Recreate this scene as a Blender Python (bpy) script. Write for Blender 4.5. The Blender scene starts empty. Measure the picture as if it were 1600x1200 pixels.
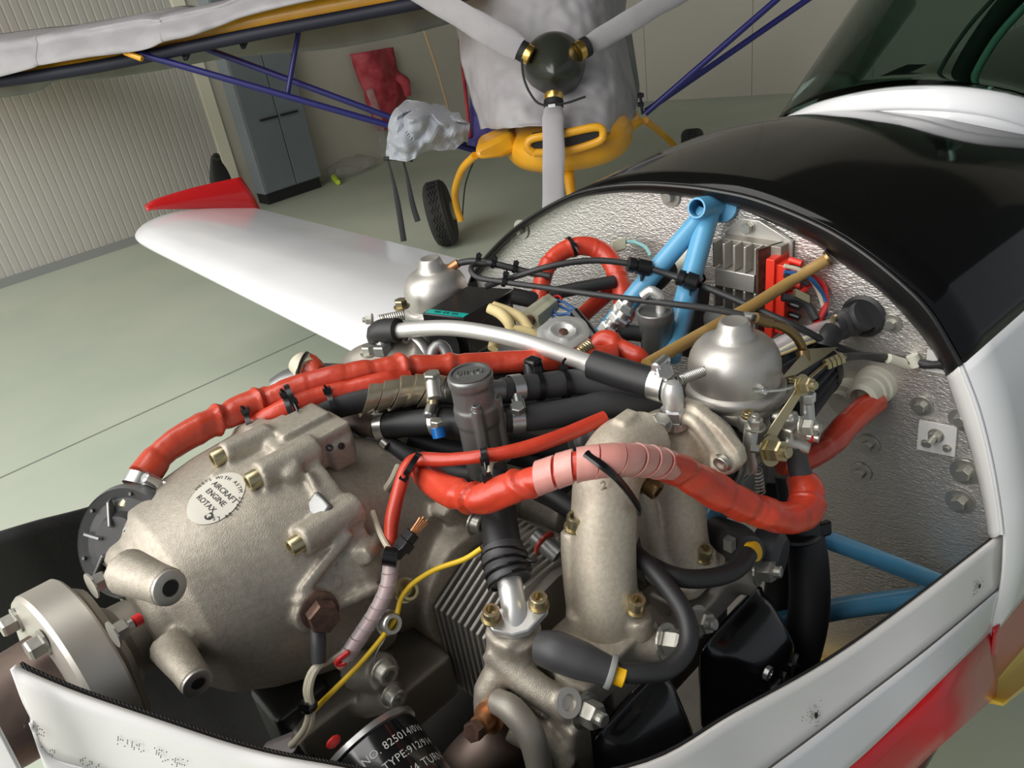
import bpy, bmesh, math, random
from mathutils import Vector, Matrix, noise
random.seed(7)
V = Vector
SC = bpy.context.scene
COL = SC.collection
# ---------------------------------------------------------------- camera, world, lights
CAM = V((0, 0, 1.60))
d = V((340, 2150, 1200)).normalized()          # world down, in camera axes (right, down, forward)
yv = V((-1230, -475, 1200)); yv = (yv - d * yv.dot(d)).normalized()
xv = d.cross(yv)
if xv.x < 0: xv = -xv
zv = -d
F = 1200.0
def cam2w(c): return V((xv.dot(c), yv.dot(c), zv.dot(c)))
R_ = cam2w(V((1, 0, 0))); U_ = cam2w(V((0, -1, 0))); N_ = cam2w(V((0, 0, 1)))
cd = bpy.data.cameras.new('camera'); cam = bpy.data.objects.new('camera', cd); COL.objects.link(cam)
cam.matrix_world = Matrix.Translation(CAM) @ Matrix((R_, U_, -N_)).transposed().to_4x4()
cd.sensor_width = 36; cd.lens = 27; cd.clip_start = 0.02; cd.clip_end = 100
SC.camera = cam
SC.view_settings.view_transform = 'Standard'; SC.view_settings.look = 'None'
SC.view_settings.gamma = 1; SC.view_settings.use_curve_mapping = False
SC.view_settings.exposure = 0.36
W_ = bpy.data.worlds.new('world'); SC.world = W_; W_.use_nodes = True
W_.node_tree.nodes['Background'].inputs[0].default_value = (0.80, 0.86, 0.94, 1)
W_.node_tree.nodes['Background'].inputs[1].default_value = 0.27
def area(name, loc, target, sx, sy, power, col):
    l = bpy.data.lights.new(name, 'AREA'); l.shape = 'RECTANGLE'; l.size = sx; l.size_y = sy; l.energy = power; l.color = col
    o = bpy.data.objects.new(name, l); COL.objects.link(o); o.location = loc
    o.rotation_euler = (V(target) - V(loc)).to_track_quat('-Z', 'Y').to_euler(); return o
area('hangar_door_daylight', (-3.6, 2.4, 3.3), (0.4, 2.6, 0.2), 6.0, 4.0, 290, (1.0, 0.98, 0.95))
area('overhead_fill', (0.2, 1.2, 5.0), (0.6, 1.0, 0), 2.4, 5.0, 120, (1.0, 0.98, 0.95))  # added fill lamp brightening the engine from above; the ceiling has no opening

# ---------------------------------------------------------------- picture measurements to places
def ray(px, py): return cam2w(V(((px - 800) / F, (py - 600) / F, 1)))
def P(px, py, w): return CAM + ray(px, py) * w
def PA(px, py, ax, val):
    r = ray(px, py); return CAM + r * ((val - CAM[ax]) / r[ax])
def PX(px, py, x): return PA(px, py, 0, x)
def PY(px, py, y): return PA(px, py, 1, y)
def PZ(px, py, z): return PA(px, py, 2, z)
X = V((1, 0, 0)); Y = V((0, 1, 0)); Z = V((0, 0, 1))
def PF(px, py, p0, n):                          # meets the plane through p0 with normal n
    r = ray(px, py); return CAM + r * ((p0 - CAM).dot(n) / r.dot(n))

# ---------------------------------------------------------------- materials
MT = {}
def mat(name, col, rough=0.5, metal=0.0, bump=0.0, bscale=200, col2=None, cscale=8, coat=0.0, trans=0.0, alpha=1.0, spec=0.5, kind='noise', cdetail=4, lo=0.4, hi=0.6, bdist=0.001):
    m = bpy.data.materials.new(name); m.use_nodes = True; nt = m.node_tree; b = nt.nodes['Principled BSDF']
    c4 = (*col, 1)
    b.inputs['Base Color'].default_value = c4; b.inputs['Roughness'].default_value = rough
    b.inputs['Metallic'].default_value = metal; b.inputs['Coat Weight'].default_value = coat; b.inputs['Coat Roughness'].default_value = 0.08
    b.inputs['Transmission Weight'].default_value = trans; b.inputs['Alpha'].default_value = alpha
    b.inputs['Specular IOR Level'].default_value = spec
    tc = nt.nodes.new('ShaderNodeTexCoord')
    if col2:
        n = nt.nodes.new('ShaderNodeTexNoise'); n.inputs['Scale'].default_value = cscale; n.inputs['Detail'].default_value = cdetail
        nt.links.new(tc.outputs['Object'], n.inputs['Vector'])
        r = nt.nodes.new('ShaderNodeValToRGB'); r.color_ramp.elements[0].color = c4; r.color_ramp.elements[1].color = (*col2, 1)
        r.color_ramp.elements[0].position = lo; r.color_ramp.elements[1].position = hi
        nt.links.new(n.outputs['Fac'], r.inputs['Fac']); nt.links.new(r.outputs['Color'], b.inputs['Base Color'])
    if bump:
        if kind == 'noise':
            n = nt.nodes.new('ShaderNodeTexNoise'); n.inputs['Scale'].default_value = bscale; n.inputs['Detail'].default_value = 3; out = n.outputs['Fac']
        elif kind == 'voronoi':
            n = nt.nodes.new('ShaderNodeTexVoronoi'); n.inputs['Scale'].default_value = bscale; out = n.outputs['Distance']
        else:
            n = nt.nodes.new('ShaderNodeTexWave'); n.inputs['Scale'].default_value = bscale; n.inputs['Distortion'].default_value = 1.5; out = n.outputs['Fac']
        nt.links.new(tc.outputs['Object'], n.inputs['Vector'])
        bp = nt.nodes.new('ShaderNodeBump'); bp.inputs['Strength'].default_value = bump; bp.inputs['Distance'].default_value = bdist
        nt.links.new(out, bp.inputs['Height']); nt.links.new(bp.outputs['Normal'], b.inputs['Normal'])
    MT[name] = m; return m
mat('floor_paint', (0.44, 0.50, 0.40), 0.5, col2=(0.52, 0.55, 0.45), cscale=1.6, cdetail=6, lo=0.35, hi=0.7, bump=0.15, bscale=40)
mat('joint_dark', (0.20, 0.23, 0.19), 0.8)
mat('wall_ribbed', (0.44, 0.425, 0.375), 0.55, col2=(0.47, 0.455, 0.41), cscale=0.8)
mat('wall_plain', (0.44, 0.41, 0.34), 0.7, col2=(0.48, 0.45, 0.38), cscale=0.9)
mat('trim_cream', (0.74, 0.71, 0.56), 0.6)
mat('ceiling_dark', (0.16, 0.16, 0.155), 0.8)
mat('base_grey', (0.26, 0.27, 0.26), 0.6)
mat('locker_grey', (0.16, 0.185, 0.20), 0.45, col2=(0.175, 0.20, 0.215), cscale=3)
mat('locker_light', (0.25, 0.28, 0.30), 0.45)
mat('black_matte', (0.012, 0.012, 0.013), 0.6)
mat('gel_white', (0.80, 0.80, 0.81), 0.20, coat=0.4, col2=(0.76, 0.76, 0.77), cscale=3)
mat('cowl_white', (0.86, 0.84, 0.81), 0.36, coat=0.15, col2=(0.81, 0.79, 0.76), cscale=5, bump=0.05, bscale=30)
mat('red_paint', (0.55, 0.012, 0.015), 0.25, coat=0.4)
mat('yellow_paint', (0.85, 0.42, 0.02), 0.35, coat=0.2, col2=(0.78, 0.36, 0.02), cscale=6)
mat('cowl_yellow', (0.80, 0.55, 0.05), 0.3, coat=0.3)
mat('deck_black', (0.003, 0.003, 0.003), 0.08, spec=0.28, bump=0.02, bscale=9)
mat('edge_black', (0.010, 0.010, 0.010), 0.35, bump=0.2, bscale=120)
mat('cloth_grey', (0.44, 0.42, 0.43), 0.85, bump=0.25, bscale=90, col2=(0.39, 0.37, 0.385), cscale=5, bdist=0.003)
mat('cloth_blue_grey', (0.42, 0.44, 0.48), 0.8, bump=0.25, bscale=90, bdist=0.003)
mat('tarp_grey', (0.20, 0.21, 0.19), 0.8, col2=(0.24, 0.25, 0.22), cscale=4)
mat('navy', (0.015, 0.015, 0.13), 0.4)
mat('navy_dark', (0.008, 0.009, 0.022), 0.6)
mat('purple_fabric', (0.05, 0.04, 0.22), 0.6, col2=(0.09, 0.08, 0.30), cscale=9)
mat('tyre', (0.030, 0.029, 0.028), 0.75, bump=0.2, bscale=150)
mat('spinner_dark', (0.028, 0.031, 0.024), 0.30, 0.0, coat=0.3)
mat('gold', (0.85, 0.55, 0.16), 0.28, 1.0)
mat('red_cloth', (0.33, 0.02, 0.035), 0.6, col2=(0.42, 0.05, 0.06), cscale=12, bump=0.4, bscale=25, bdist=0.01)
mat('clear_plastic', (0.75, 0.76, 0.74), 0.25, trans=0.75, alpha=0.5)
mat('rope', (0.50, 0.36, 0.20), 0.8)
mat('strap_dark', (0.018, 0.020, 0.022), 0.7)
mat('lime', (0.55, 0.75, 0.05), 0.5)
# tinted canopy
m = mat('canopy_glass', (0.21, 0.31, 0.255), 0.02, trans=1.0); m.node_tree.nodes['Principled BSDF'].inputs['IOR'].default_value = 1.12
mat('cockpit_dark', (0.02, 0.028, 0.025), 0.8)
mat('green_trim', (0.30, 0.50, 0.42), 0.4)
mat('grey_green_frame', (0.085, 0.11, 0.095), 0.6)
# foil fire barrier: crumpled embossed aluminium
def foil():
    m = mat('foil', (0.70, 0.67, 0.63), 0.42, 0.85); nt = m.node_tree; b = nt.nodes['Principled BSDF']
    tc = nt.nodes.new('ShaderNodeTexCoord')
    n1 = nt.nodes.new('ShaderNodeTexNoise'); n1.inputs['Scale'].default_value = 105; n1.inputs['Detail'].default_value = 3; n1.inputs['Roughness'].default_value = 0.6
    mp = nt.nodes.new('ShaderNodeMapping'); mp.inputs['Scale'].default_value = (1, 1, 2.3); mp.inputs['Rotation'].default_value = (0.35, 0, 0)
    v = nt.nodes.new('ShaderNodeTexVoronoi'); v.inputs['Scale'].default_value = 260
    nt.links.new(tc.outputs['Object'], mp.inputs['Vector']); nt.links.new(mp.outputs['Vector'], n1.inputs['Vector']); nt.links.new(mp.outputs['Vector'], v.inputs['Vector'])
    ad = nt.nodes.new('ShaderNodeMath'); ad.operation = 'MULTIPLY_ADD'; ad.inputs[1].default_value = 0.55
    nt.links.new(v.outputs['Distance'], ad.inputs[0]); nt.links.new(n1.outputs['Fac'], ad.inputs[2])
    bp = nt.nodes.new('ShaderNodeBump'); bp.inputs['Strength'].default_value = 0.42; bp.inputs['Distance'].default_value = 0.0022
    nt.links.new(ad.outputs[0], bp.inputs['Height']); nt.links.new(bp.outputs['Normal'], b.inputs['Normal'])
foil()
# ---------------------------------------------------------------- object helpers
WL = {}
POS = {'front', 'rear', 'far', 'near', 'upper', 'lower', 'left', 'right', 'inner', 'outer', 'hidden', 'background', 'vertical', 'top', 'long', 'short'}
def clean(name):
    if name.split('_')[0] in ('wall', 'baseboard', 'trim'): return name
    t = [w for w in name.split('_') if w not in POS]
    return '_'.join(t) or name
def link(name, me, parent):
    name = clean(name)
    o = bpy.data.objects.new(name, me); COL.objects.link(o)
    if parent is not None: o.parent = parent
    return o
def thing(name, label, cat, loc=(0, 0, 0), group=None):
    o = bpy.data.objects.new(clean(name), None); COL.objects.link(o); o.location = loc; o.empty_display_size = 0.02
    WL[o] = V(loc); tag(o, label, cat, group); return o
def tag(o, label, cat, group=None):
    o['label'] = label; o['category'] = cat
    if group: o['group'] = group
    return o
def obj(name, bm, m, parent=None, smooth=True, bevel=0.0, bseg=2, subd=0, solid=0, edge=None, remesh=0, sm=6, label=None, flat_angle=40, soff=0):
    bmesh.ops.recalc_face_normals(bm, faces=bm.faces)
    if parent is not None: org = WL[parent].copy()
    else:
        c = [v.co for v in bm.verts]
        org = V(((min(p.x for p in c) + max(p.x for p in c)) / 2, (min(p.y for p in c) + max(p.y for p in c)) / 2, min(p.z for p in c)))
    for v in bm.verts: v.co -= org
    me = bpy.data.meshes.new(name); bm.to_mesh(me); bm.free()
    for f in me.polygons: f.use_smooth = smooth
    me.materials.append(MT[m] if isinstance(m, str) else m)
    o = link(name, me, parent)
    if parent is None: o.location = org
    WL[o] = org
    if remesh:
        r = o.modifiers.new('r', 'REMESH'); r.mode = 'VOXEL'; r.voxel_size = remesh; r.use_smooth_shade = True
        s = o.modifiers.new('s', 'SMOOTH'); s.factor = 0.5; s.iterations = sm
    if solid: 
        s = o.modifiers.new('t', 'SOLIDIFY'); s.thickness = solid; s.offset = soff
    if bevel:
        b = o.modifiers.new('b', 'BEVEL'); b.width = bevel; b.segments = bseg; b.limit_method = 'ANGLE'; b.angle_limit = math.radians(35)
    if subd:
        s = o.modifiers.new('u', 'SUBSURF'); s.levels = subd; s.render_levels = subd
    if smooth and not remesh and not subd: me.set_sharp_from_angle(angle=math.radians(flat_angle))
    if label: o['label'] = label
    return o
def struct(name, bm, m, parent=None, **k):
    o = obj(name, bm, m, parent, **k)
    if parent is None: o['kind'] = 'structure'
    return o
NB = bmesh.new
def frame(n, up=None):
    n = n.normalized(); a = up if up is not None else (Z if abs(n.z) < 0.9 else X)
    u = (a - n * a.dot(n)).normalized(); return u, n.cross(u), n
def ring_faces(bm, rings, cap0=True, cap1=True):
    n = len(rings[0])
    for a, b in zip(rings[:-1], rings[1:]):
        for i in range(n): bm.faces.new((a[i], a[(i + 1) % n], b[(i + 1) % n], b[i]))
    if cap0: bm.faces.new(rings[0][::-1])
    if cap1: bm.faces.new(rings[-1])
def lathe(bm, prof, p0, n, seg=24, up=None, cap0=True, cap1=True, flute=None):
    u, v, n = frame(n, up); rings = []
    for r, h in prof:
        ring = []
        for i in range(seg):
            a = 2 * math.pi * i / seg; rr = r * (flute(a, h) if flute else 1)
            ring.append(bm.verts.new(p0 + n * h + (u * math.cos(a) + v * math.sin(a)) * rr))
        rings.append(ring)
    ring_faces(bm, rings, cap0, cap1); return bm
def cyl(bm, a, b, r, r2=None, seg=20): 
    L = (b - a).length; return lathe(bm, [(r, 0), (r2 if r2 is not None else r, L)], a, b - a, seg)
def box(bm, c, ux, uy, uz, sx, sy, sz):        # full sizes
    vs = [bm.verts.new(c + ux * (sx / 2 * i) + uy * (sy / 2 * j) + uz * (sz / 2 * k)) for i in (-1, 1) for j in (-1, 1) for k in (-1, 1)]
    for f in ((0, 1, 3, 2), (4, 6, 7, 5), (0, 4, 5, 1), (2, 3, 7, 6), (0, 2, 6, 4), (1, 5, 7, 3)): bm.faces.new([vs[i] for i in f])
    return bm
def prism(bm, poly, off):                       # poly: world points, extruded by vector off
    a = [bm.verts.new(p) for p in poly]; b = [bm.verts.new(p + off) for p in poly]; n = len(a)
    bm.faces.new(a[::-1]); bm.faces.new(b)
    for i in range(n): bm.faces.new((a[i], a[(i + 1) % n], b[(i + 1) % n], b[i]))
    return bm
def crom(p, t):
    n = len(p) - 1; i = min(int(t), n - 1); f = t - i
    a = p[i - 1] if i > 0 else p[0] * 2 - p[1]; b = p[i]; c = p[i + 1]; e = p[i + 2] if i + 2 <= n else p[n] * 2 - p[n - 1]
    return 0.5 * ((2 * b) + (c - a) * f + (2 * a - 5 * b + 4 * c - e) * f * f + (3 * b - a - 3 * c + e) * f ** 3)
def sample(pts, n):
    m = [crom(pts, i * (len(pts) - 1) / (6 * n)) for i in range(6 * n + 1)]
    L = [0]
    for a, b in zip(m[:-1], m[1:]): L.append(L[-1] + (b - a).length)
    out = []; j = 0
    for i in range(n + 1):
        s = L[-1] * i / n
        while j < len(L) - 2 and L[j + 1] < s: j += 1
        f = (s - L[j]) / max(1e-9, L[j + 1] - L[j]); out.append((m[j].lerp(m[j + 1], min(1, max(0, f))), (j + min(1, max(0, f))) / 6 / n * (len(pts) - 1)))
    return out, L[-1]
def tube(bm, pts, r, seg=14, step=0.006, mod=None, closed=False, cap=True, flat=1.0, up=None, cnt=None):
    """sweep; r number or per-point list; mod(s, a, L) scales the radius"""
    if closed: pts = pts + [pts[0]]
    rough_len = sum((b - a).length for a, b in zip(pts[:-1], pts[1:]))
    n = cnt or max(4, min(400, int(rough_len / step)))
    sm_, L = sample(pts, n)
    rl = r if isinstance(r, (list, tuple)) else None
    pp = [q[0] for q in sm_]
    t0 = (pp[1] - pp[0]).normalized(); u = (up if up is not None else (Z if abs(t0.z) < 0.9 else X)); u = (u - t0 * u.dot(t0)).normalized()
    rings = []
    for i, (p, tt) in enumerate(sm_):
        t = (pp[min(i + 1, n)] - pp[max(i - 1, 0)]).normalized()
        u = (u - t * u.dot(t)).normalized(); v = t.cross(u)
        if rl:
            k = min(int(tt), len(rl) - 2); f = tt - k; rr = rl[k] * (1 - f) + rl[k + 1] * f
        else: rr = r
        ring = []
        for j in range(seg):
            a = 2 * math.pi * j / seg; m_ = mod(i * L / n, a, L) if mod else 1
            ring.append(bm.verts.new(p + (u * math.cos(a) + v * math.sin(a) * flat) * rr * m_))
        rings.append(ring)
    ring_faces(bm, rings, cap, cap); return bm
def wrinkle(seed, amp=0.10, crease=0.13, gap=0.045):
    rnd = random.Random(seed); cr = []; s = gap * 0.6
    while s < 3: cr.append((s, rnd.uniform(-0.6, 1.0) * crease, rnd.uniform(0.002, 0.0045), rnd.uniform(-0.007, 0.007), rnd.uniform(0, 6.28))); s += gap * rnd.uniform(0.4, 1.6)
    def f(s, a, L):
        m_ = 1 + amp * noise.noise(V((s * 30 + seed * 7, math.cos(a) * 1.1, math.sin(a) * 1.1)))
        for c0, h, wd, sk, ph in cr:
            dd = s - c0 - sk * math.cos(a + ph)
            if abs(dd) < 4 * wd: m_ += h * math.exp(-(dd / wd) ** 2) - 0.6 * abs(h) * math.exp(-((dd - 1.8 * wd) / wd) ** 2)
        return m_
    return f
def grid(bm, rows, nu, nv, disp=None):          # rows of control points -> smooth surface
    dense = [[crom(r, i * (len(r) - 1) / nu) for i in range(nu + 1)] for r in rows]
    vs = []
    for j in range(nv + 1):
        line = []
        for i in range(nu + 1):
            p = crom([dr[i] for dr in dense], j * (len(rows) - 1) / nv)
            if disp: p = disp(p, i / nu, j / nv)
            line.append(bm.verts.new(p))
        vs.append(line)
    for j in range(nv):
        for i in range(nu): bm.faces.new((vs[j][i], vs[j][i + 1], vs[j + 1][i + 1], vs[j + 1][i]))
    return bm
def PP(*a): return [P(*q) for q in a]
def hexhead(bm, p, n, s, h, up=None):           # hexagon prism across flats s
    lathe(bm, [(s / 1.732 * 0.93, 0), (s / 1.732, h * 0.12), (s / 1.732, h * 0.85), (s / 1.732 * 0.88, h)], p, n, 6, up); return bm
def hexbolt(p, n, s, parent, m='zinc', h=None, washer=True, label=None, up=None):
    b = NB(); h = h or s * 0.6
    if washer: lathe(b, [(s * 0.72, 0), (s * 0.72, s * 0.12)], p, n, 20)
    hexhead(b, p + n.normalized() * s * 0.12, n, s, h, up)
    return obj('bolt', b, m, parent, smooth=False, label=label)
def sockbolt(p, n, r, parent, m='gold_zinc', h=None, washer=True):
    b = NB(); h = h or r * 1.5
    pr = [(r * 1.25, 0), (r * 1.25, r * 0.18), (r, r * 0.19)] if washer else [(r, 0)]
    pr += [(r, h * 0.9), (r * 0.9, h), (r * 0.6, h), (r * 0.55, h * 0.4), (0.0002, h * 0.35)]
    lathe(b, pr, p, n, 24); return obj('bolt', b, m, parent, flat_angle=30)
def nutstud(p, n, s, parent, m='zinc'):
    b = NB(); lathe(b, [(s * 0.8, 0), (s * 0.8, s * 0.1)], p, n, 20); hexhead(b, p + n.normalized() * s * .1, n, s, s * 0.75)
    lathe(b, [(s * 0.3, s * .8), (s * 0.3, s * 1.15), (s * 0.24, s * 1.2)], p, n, 12)
    return obj('nut', b, m, parent, smooth=False)
def textmesh(txt, size, p, ux, uy, m, parent, name='lettering', ext=0.0002, align='CENTER', curve=None, squash=1.0, spacing=1.0):
    c = bpy.data.curves.new('t', 'FONT'); c.body = txt; c.size = size; c.extrude = ext; c.align_x = align; c.align_y = 'CENTER'; c.resolution_u = 3; c.space_character = spacing
    t = bpy.data.objects.new('t', c); COL.objects.link(t); dg = bpy.context.evaluated_depsgraph_get(); dg.update()
    me = bpy.data.meshes.new_from_object(t.evaluated_get(dg)); bpy.data.objects.remove(t)
    ux = ux.normalized(); uy = (uy - ux * uy.dot(ux)).normalized(); uz = ux.cross(uy)
    org = WL[parent]
    for v in me.vertices:
        q = v.co.copy(); q.x *= squash
        v.co = (curve(q) if curve else p + ux * q.x + uy * q.y + uz * q.z) - org
    me.materials.clear(); me.materials.append(MT[m]); o = link(name, me, parent); WL[o] = org; return o

# ================================================================ SETTING
wy = PZ(0, 450, 0).y
cx = PZ(871, 166, 0).x
b = NB(); vs = [b.verts.new(p) for p in (V((-5, -4, 0)), V((13, -4, 0)), V((13, 9, 0)), V((-5, 9, 0)))]; b.faces.new(vs)
struct('floor', b, 'floor_paint')
jy = PZ(0, 747, 0).y
b = NB(); box(b, V((4, jy, 0.0)), X, Y, Z, 18, 0.012, 0.002); struct('trim_1', b, 'joint_dark')
b = NB(); box(b, V((PZ(450, 560, 0).x + 0.9, 2.6, 0.0)), X, Y, Z, 0.01, 7.0, 0.002); struct('trim_2', b, 'joint_dark')
sx0 = PZ(372, 329, 0).x
# ribbed wall panel left of the pale strip, smooth panel right of it
b = NB(); prev = None; x = -5.0; H = 5
def vert(x, y): return (b.verts.new((x, y, 0)), b.verts.new((x, y, H)))
while x < sx0:
    for dx, dy in ((0, 0), (0.040, 0), (0.044, 0.0022), (0.053, 0.0022)):
        cur = vert(x + dx, wy + dy)
        if prev: b.faces.new((prev[0], cur[0], cur[1], prev[1]))
        prev = cur
    x += 0.057
WLft = struct('wall_left', b, 'wall_ribbed', smooth=False)
b = NB(); box(b, V((sx0 + 0.05, wy - 0.005, H / 2)), X, Y, Z, 0.10, 0.03, H); struct('trim_3', b, 'trim_cream')
b = NB(); box(b, V(((sx0 + cx) / 2, wy + 0.01, H / 2)), X, Y, Z, cx - sx0, 0.02, H); struct('panel', b, 'wall_plain', WLft)
b = NB(); box(b, V((-5 + (sx0 + 5) / 2, wy - 0.012, 0.03)), X, Y, Z, sx0 + 5, 0.03, 0.06); struct('baseboard_left', b, 'base_grey')
# oblique back wall to the right
q0 = PZ(871, 166, 0); q1 = PZ(1230, 146, 0); dirw = (q1 - q0).normalized(); q0 = V((cx, wy, 0)); q2 = q0 + dirw * 9
b = NB()
nrm = V((dirw.y, -dirw.x, 0))
n_pan = 8
for i in range(n_pan):
    a = q0 + dirw * (9 * i / n_pan + 0.002); c = q0 + dirw * (9 * (i + 1) / n_pan - 0.002)
    box(b, (a + c) / 2 + Z * H / 2, dirw, nrm, Z, (c - a).length, 0.03, H)
struct('wall_back', b, 'wall_plain', smooth=False)
b = NB(); box(b, V((6.0, 2.0, 5.05)), X, Y, Z, 15.0, 13.0, 0.06); struct('ceiling', b, 'ceiling_dark')
# ---------------------------------------------------------------- locker
fl = PZ(421, 321, 0); fr = PZ(506, 292, 0); bl = PZ(387, 300, 0)
ux = (fr - fl).normalized(); uy = V((-ux.y, ux.x, 0)); wd = (fr - fl).length; dp = 0.30
lk = thing('storage_locker', 'grey two-door steel locker with dark handles against the far left wall', 'locker', fl + ux * wd / 2 + uy * dp / 2)
b = NB(); box(b, fl + ux * wd / 2 + uy * (dp / 2 + .01) + Z * 0.99, ux, uy, Z, wd, dp - .02, 1.80); obj('body', b, 'locker_light', lk, smooth=False, bevel=0.006)
b = NB(); box(b, fl + ux * wd / 2 + uy * dp / 2 + Z * 0.045, ux, uy, Z, wd - .02, dp - .04, 0.09); obj('plinth', b, 'black_matte', lk, smooth=False)
split = (PZ(467, 305, 0) - fl).dot(ux)
drs = []
for a_, c_ in ((0, split), (split, wd)):
    b = NB(); box(b, fl + ux * (a_ + c_) / 2 + Z * 0.99 - uy * 0.004, ux, uy, Z, c_ - a_ - 0.008, 0.018, 1.77); dr = obj('door', b, 'locker_grey', lk, smooth=False, bevel=0.004); drs.append(dr)
hz = PF(432, 181, fl, uy).z
for s_ in (-1, 1):
    b = NB(); box(b, fl + ux * (split + s_ * 0.10) - uy * 0.03 + Z * hz, ux, uy, Z, 0.17, 0.02, 0.016); obj('handle', b, 'black_matte', drs[(s_ + 1) // 2], smooth=False, bevel=0.004)
# red jacket in a clear bag hanging on the wall
jw = wy - 0.05
def W(px, py, y=jw): return PY(px, py, y)
t = thing('red_jacket', 'red quilted jacket hanging on the far wall beside the locker', 'jacket', W(595, 180, jw))
b = NB(); grid(b, [[W(547, 85), W(575, 80, jw - .08), W(613, 74)], [W(556, 112), W(590, 110, jw - .12), W(620, 108)], [W(566, 140), W(600, 140, jw - .12), W(640, 128)], [W(575, 165), W(605, 165, jw - .1), W(632, 160)], [W(590, 205), W(612, 200, jw - .06), W(630, 190)]], 20, 24, lambda p, u, v: p + Y * 0.03 * noise.noise(p * 9))
obj('body', b, 'red_cloth', t, solid=0.02)
b = NB(); tube(b, [W(618, 120, jw - .08), W(632, 130, jw - .12), W(638, 150, jw - .12)], [0.03, 0.045, 0.03], 12, flat=0.4); obj('sleeve', b, 'red_cloth', t)
b = NB(); grid(b, [[W(572, 140, jw - .1), W(582, 138, jw - .13)], [W(585, 190, jw - .1), W(597, 186, jw - .13)], [W(597, 250, jw - .03), W(610, 247, jw - .05)]], 6, 16, lambda p, u, v: p + Y * 0.03 * noise.noise(p * 15))
tag(obj('plastic_sheet', b, 'clear_plastic', solid=0.002), 'thin clear plastic sheet hanging down below the red jacket', 'plastic sheet')
b = NB(); bmesh.ops.create_icosphere(b, subdivisions=4, radius=1.0)
pc = PZ(552, 272, 0.0) 
for v in b.verts:
    k = 1 + 0.25 * noise.noise(v.co * 2.2); v.co = V((v.co.x * 0.24 * k, v.co.y * 0.12 * k, max(0, 0.07 + v.co.z * 0.085 * k))) + pc + Z * 0.0
tag(obj('plastic_bag', b, 'clear_plastic'), 'crumpled clear plastic bag lying on the floor at the wall foot', 'bag')
b = NB(); a = PZ(522, 277, 0.035); c = PZ(528, 285, 0.03); cyl(b, a, a + (c - a) * 1.0, 0.03, 0.022, 12); tag(obj('lime_bottle', b, 'lime'), 'small lime green bottle lying on the floor beside the locker', 'bottle')
b = NB(); a = PY(660, 40, wy - 0.6); c = PY(700, 168, wy - 0.6); tube(b, [a, a.lerp(c, .5) + X * .01, c], 0.012, 8, 0.05); tag(obj('cord', b, 'rope'), 'thin tan cord slanting down in front of the back wall', 'cord')
# black blade standing behind the wing tip
t = thing('stored_propeller_blade', 'black propeller blade with round metal end standing by the pale strip', 'propeller blade', PZ(352, 352, 0))
base = PZ(352, 352, 0); dy_ = base.y
tp = PY(337, 243, dy_)
b = NB(); tube(b, [tp, PY(338, 255, dy_), PY(343, 275, dy_), PY(350, 305, dy_), base], [0.035, 0.05, 0.085, 0.10, 0.06], 14, flat=0.35, up=X); obj('blade', b, 'black_matte', t)
b = NB(); lathe(b, [(0.03, 0), (0.03, .02), (.012, .022), (.012, .01)], PY(337, 245, dy_ - .03), -Y, 16); obj('hub_end', b, 'spinner_dark', t)
mat('zinc', (0.52, 0.51, 0.46), 0.38, 0.85, bump=0.1, bscale=200)
mat('gold_zinc', (0.50, 0.43, 0.26), 0.32, 0.9)
mat('gland_white', (0.66, 0.64, 0.53), 0.5)
mat('rubber', (0.020, 0.020, 0.021), 0.50, bump=0.15, bscale=160, bdist=0.0005)
mat('rubber_grey', (0.048, 0.048, 0.050), 0.50, bump=0.15, bscale=160, bdist=0.0005)
mat('plate_white', (0.62, 0.61, 0.58), 0.4)
mat('plastic_black', (0.010, 0.010, 0.011), 0.32)
mat('cable_tie', (0.006, 0.006, 0.007), 0.30)
mat('cast', (0.40, 0.355, 0.29), 0.50, 0.55, bump=0.5, bscale=1100, col2=(0.50, 0.455, 0.38), cscale=260, cdetail=6, lo=.3, hi=.75, bdist=0.0007)
mat('cast_warm', (0.56, 0.49, 0.385), 0.50, 0.45, bump=0.35, bscale=1600, col2=(0.63, 0.56, 0.45), cscale=300, bdist=0.0006)
mat('cast_dark', (0.30, 0.275, 0.235), 0.50, 0.55, bump=0.3, bscale=1200, col2=(0.36, 0.33, 0.285), cscale=12, bdist=0.0006)
mat('cast_grey', (0.26, 0.26, 0.255), 0.40, 0.75, bump=0.25, bscale=330, bdist=0.0005)
mat('fin_metal', (0.55, 0.53, 0.49), 0.42, 0.7, bump=0.2, bscale=400)
mat('satin_alu', (0.74, 0.73, 0.70), 0.42, 0.75, bump=0.04, bscale=250)
mat('machined', (0.60, 0.56, 0.50), 0.42, 0.75, bump=0.05, bscale=300)
mat('dome_metal', (0.50, 0.475, 0.435), 0.42, 0.75, bump=0.15, bscale=600, col2=(0.55, 0.525, 0.485), cscale=20, bdist=0.0005)
mat('steel', (0.66, 0.66, 0.65), 0.30, 0.9)
mat('sleeve_red', (0.50, 0.045, 0.022), 0.36, coat=0.25, col2=(0.57, 0.065, 0.03), cscale=14, bump=0.5, bscale=55, bdist=0.0025)
mat('sleeve_orange', (0.62, 0.055, 0.022), 0.38, coat=0.2, col2=(0.54, 0.045, 0.02), cscale=14, bump=0.5, bscale=55, bdist=0.0025)
mat('red_plastic', (0.72, 0.035, 0.015), 0.4)
mat('tube_blue', (0.09, 0.34, 0.56), 0.34, coat=0.3, col2=(0.13, 0.38, 0.60), cscale=10)
mat('tube_blue_dark', (0.03, 0.14, 0.28), 0.5)
mat('amber_tube', (0.34, 0.20, 0.06), 0.35, col2=(0.38, 0.24, 0.08), cscale=20)
mat('foil_tape', (0.42, 0.37, 0.27), 0.28, 0.7)
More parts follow.
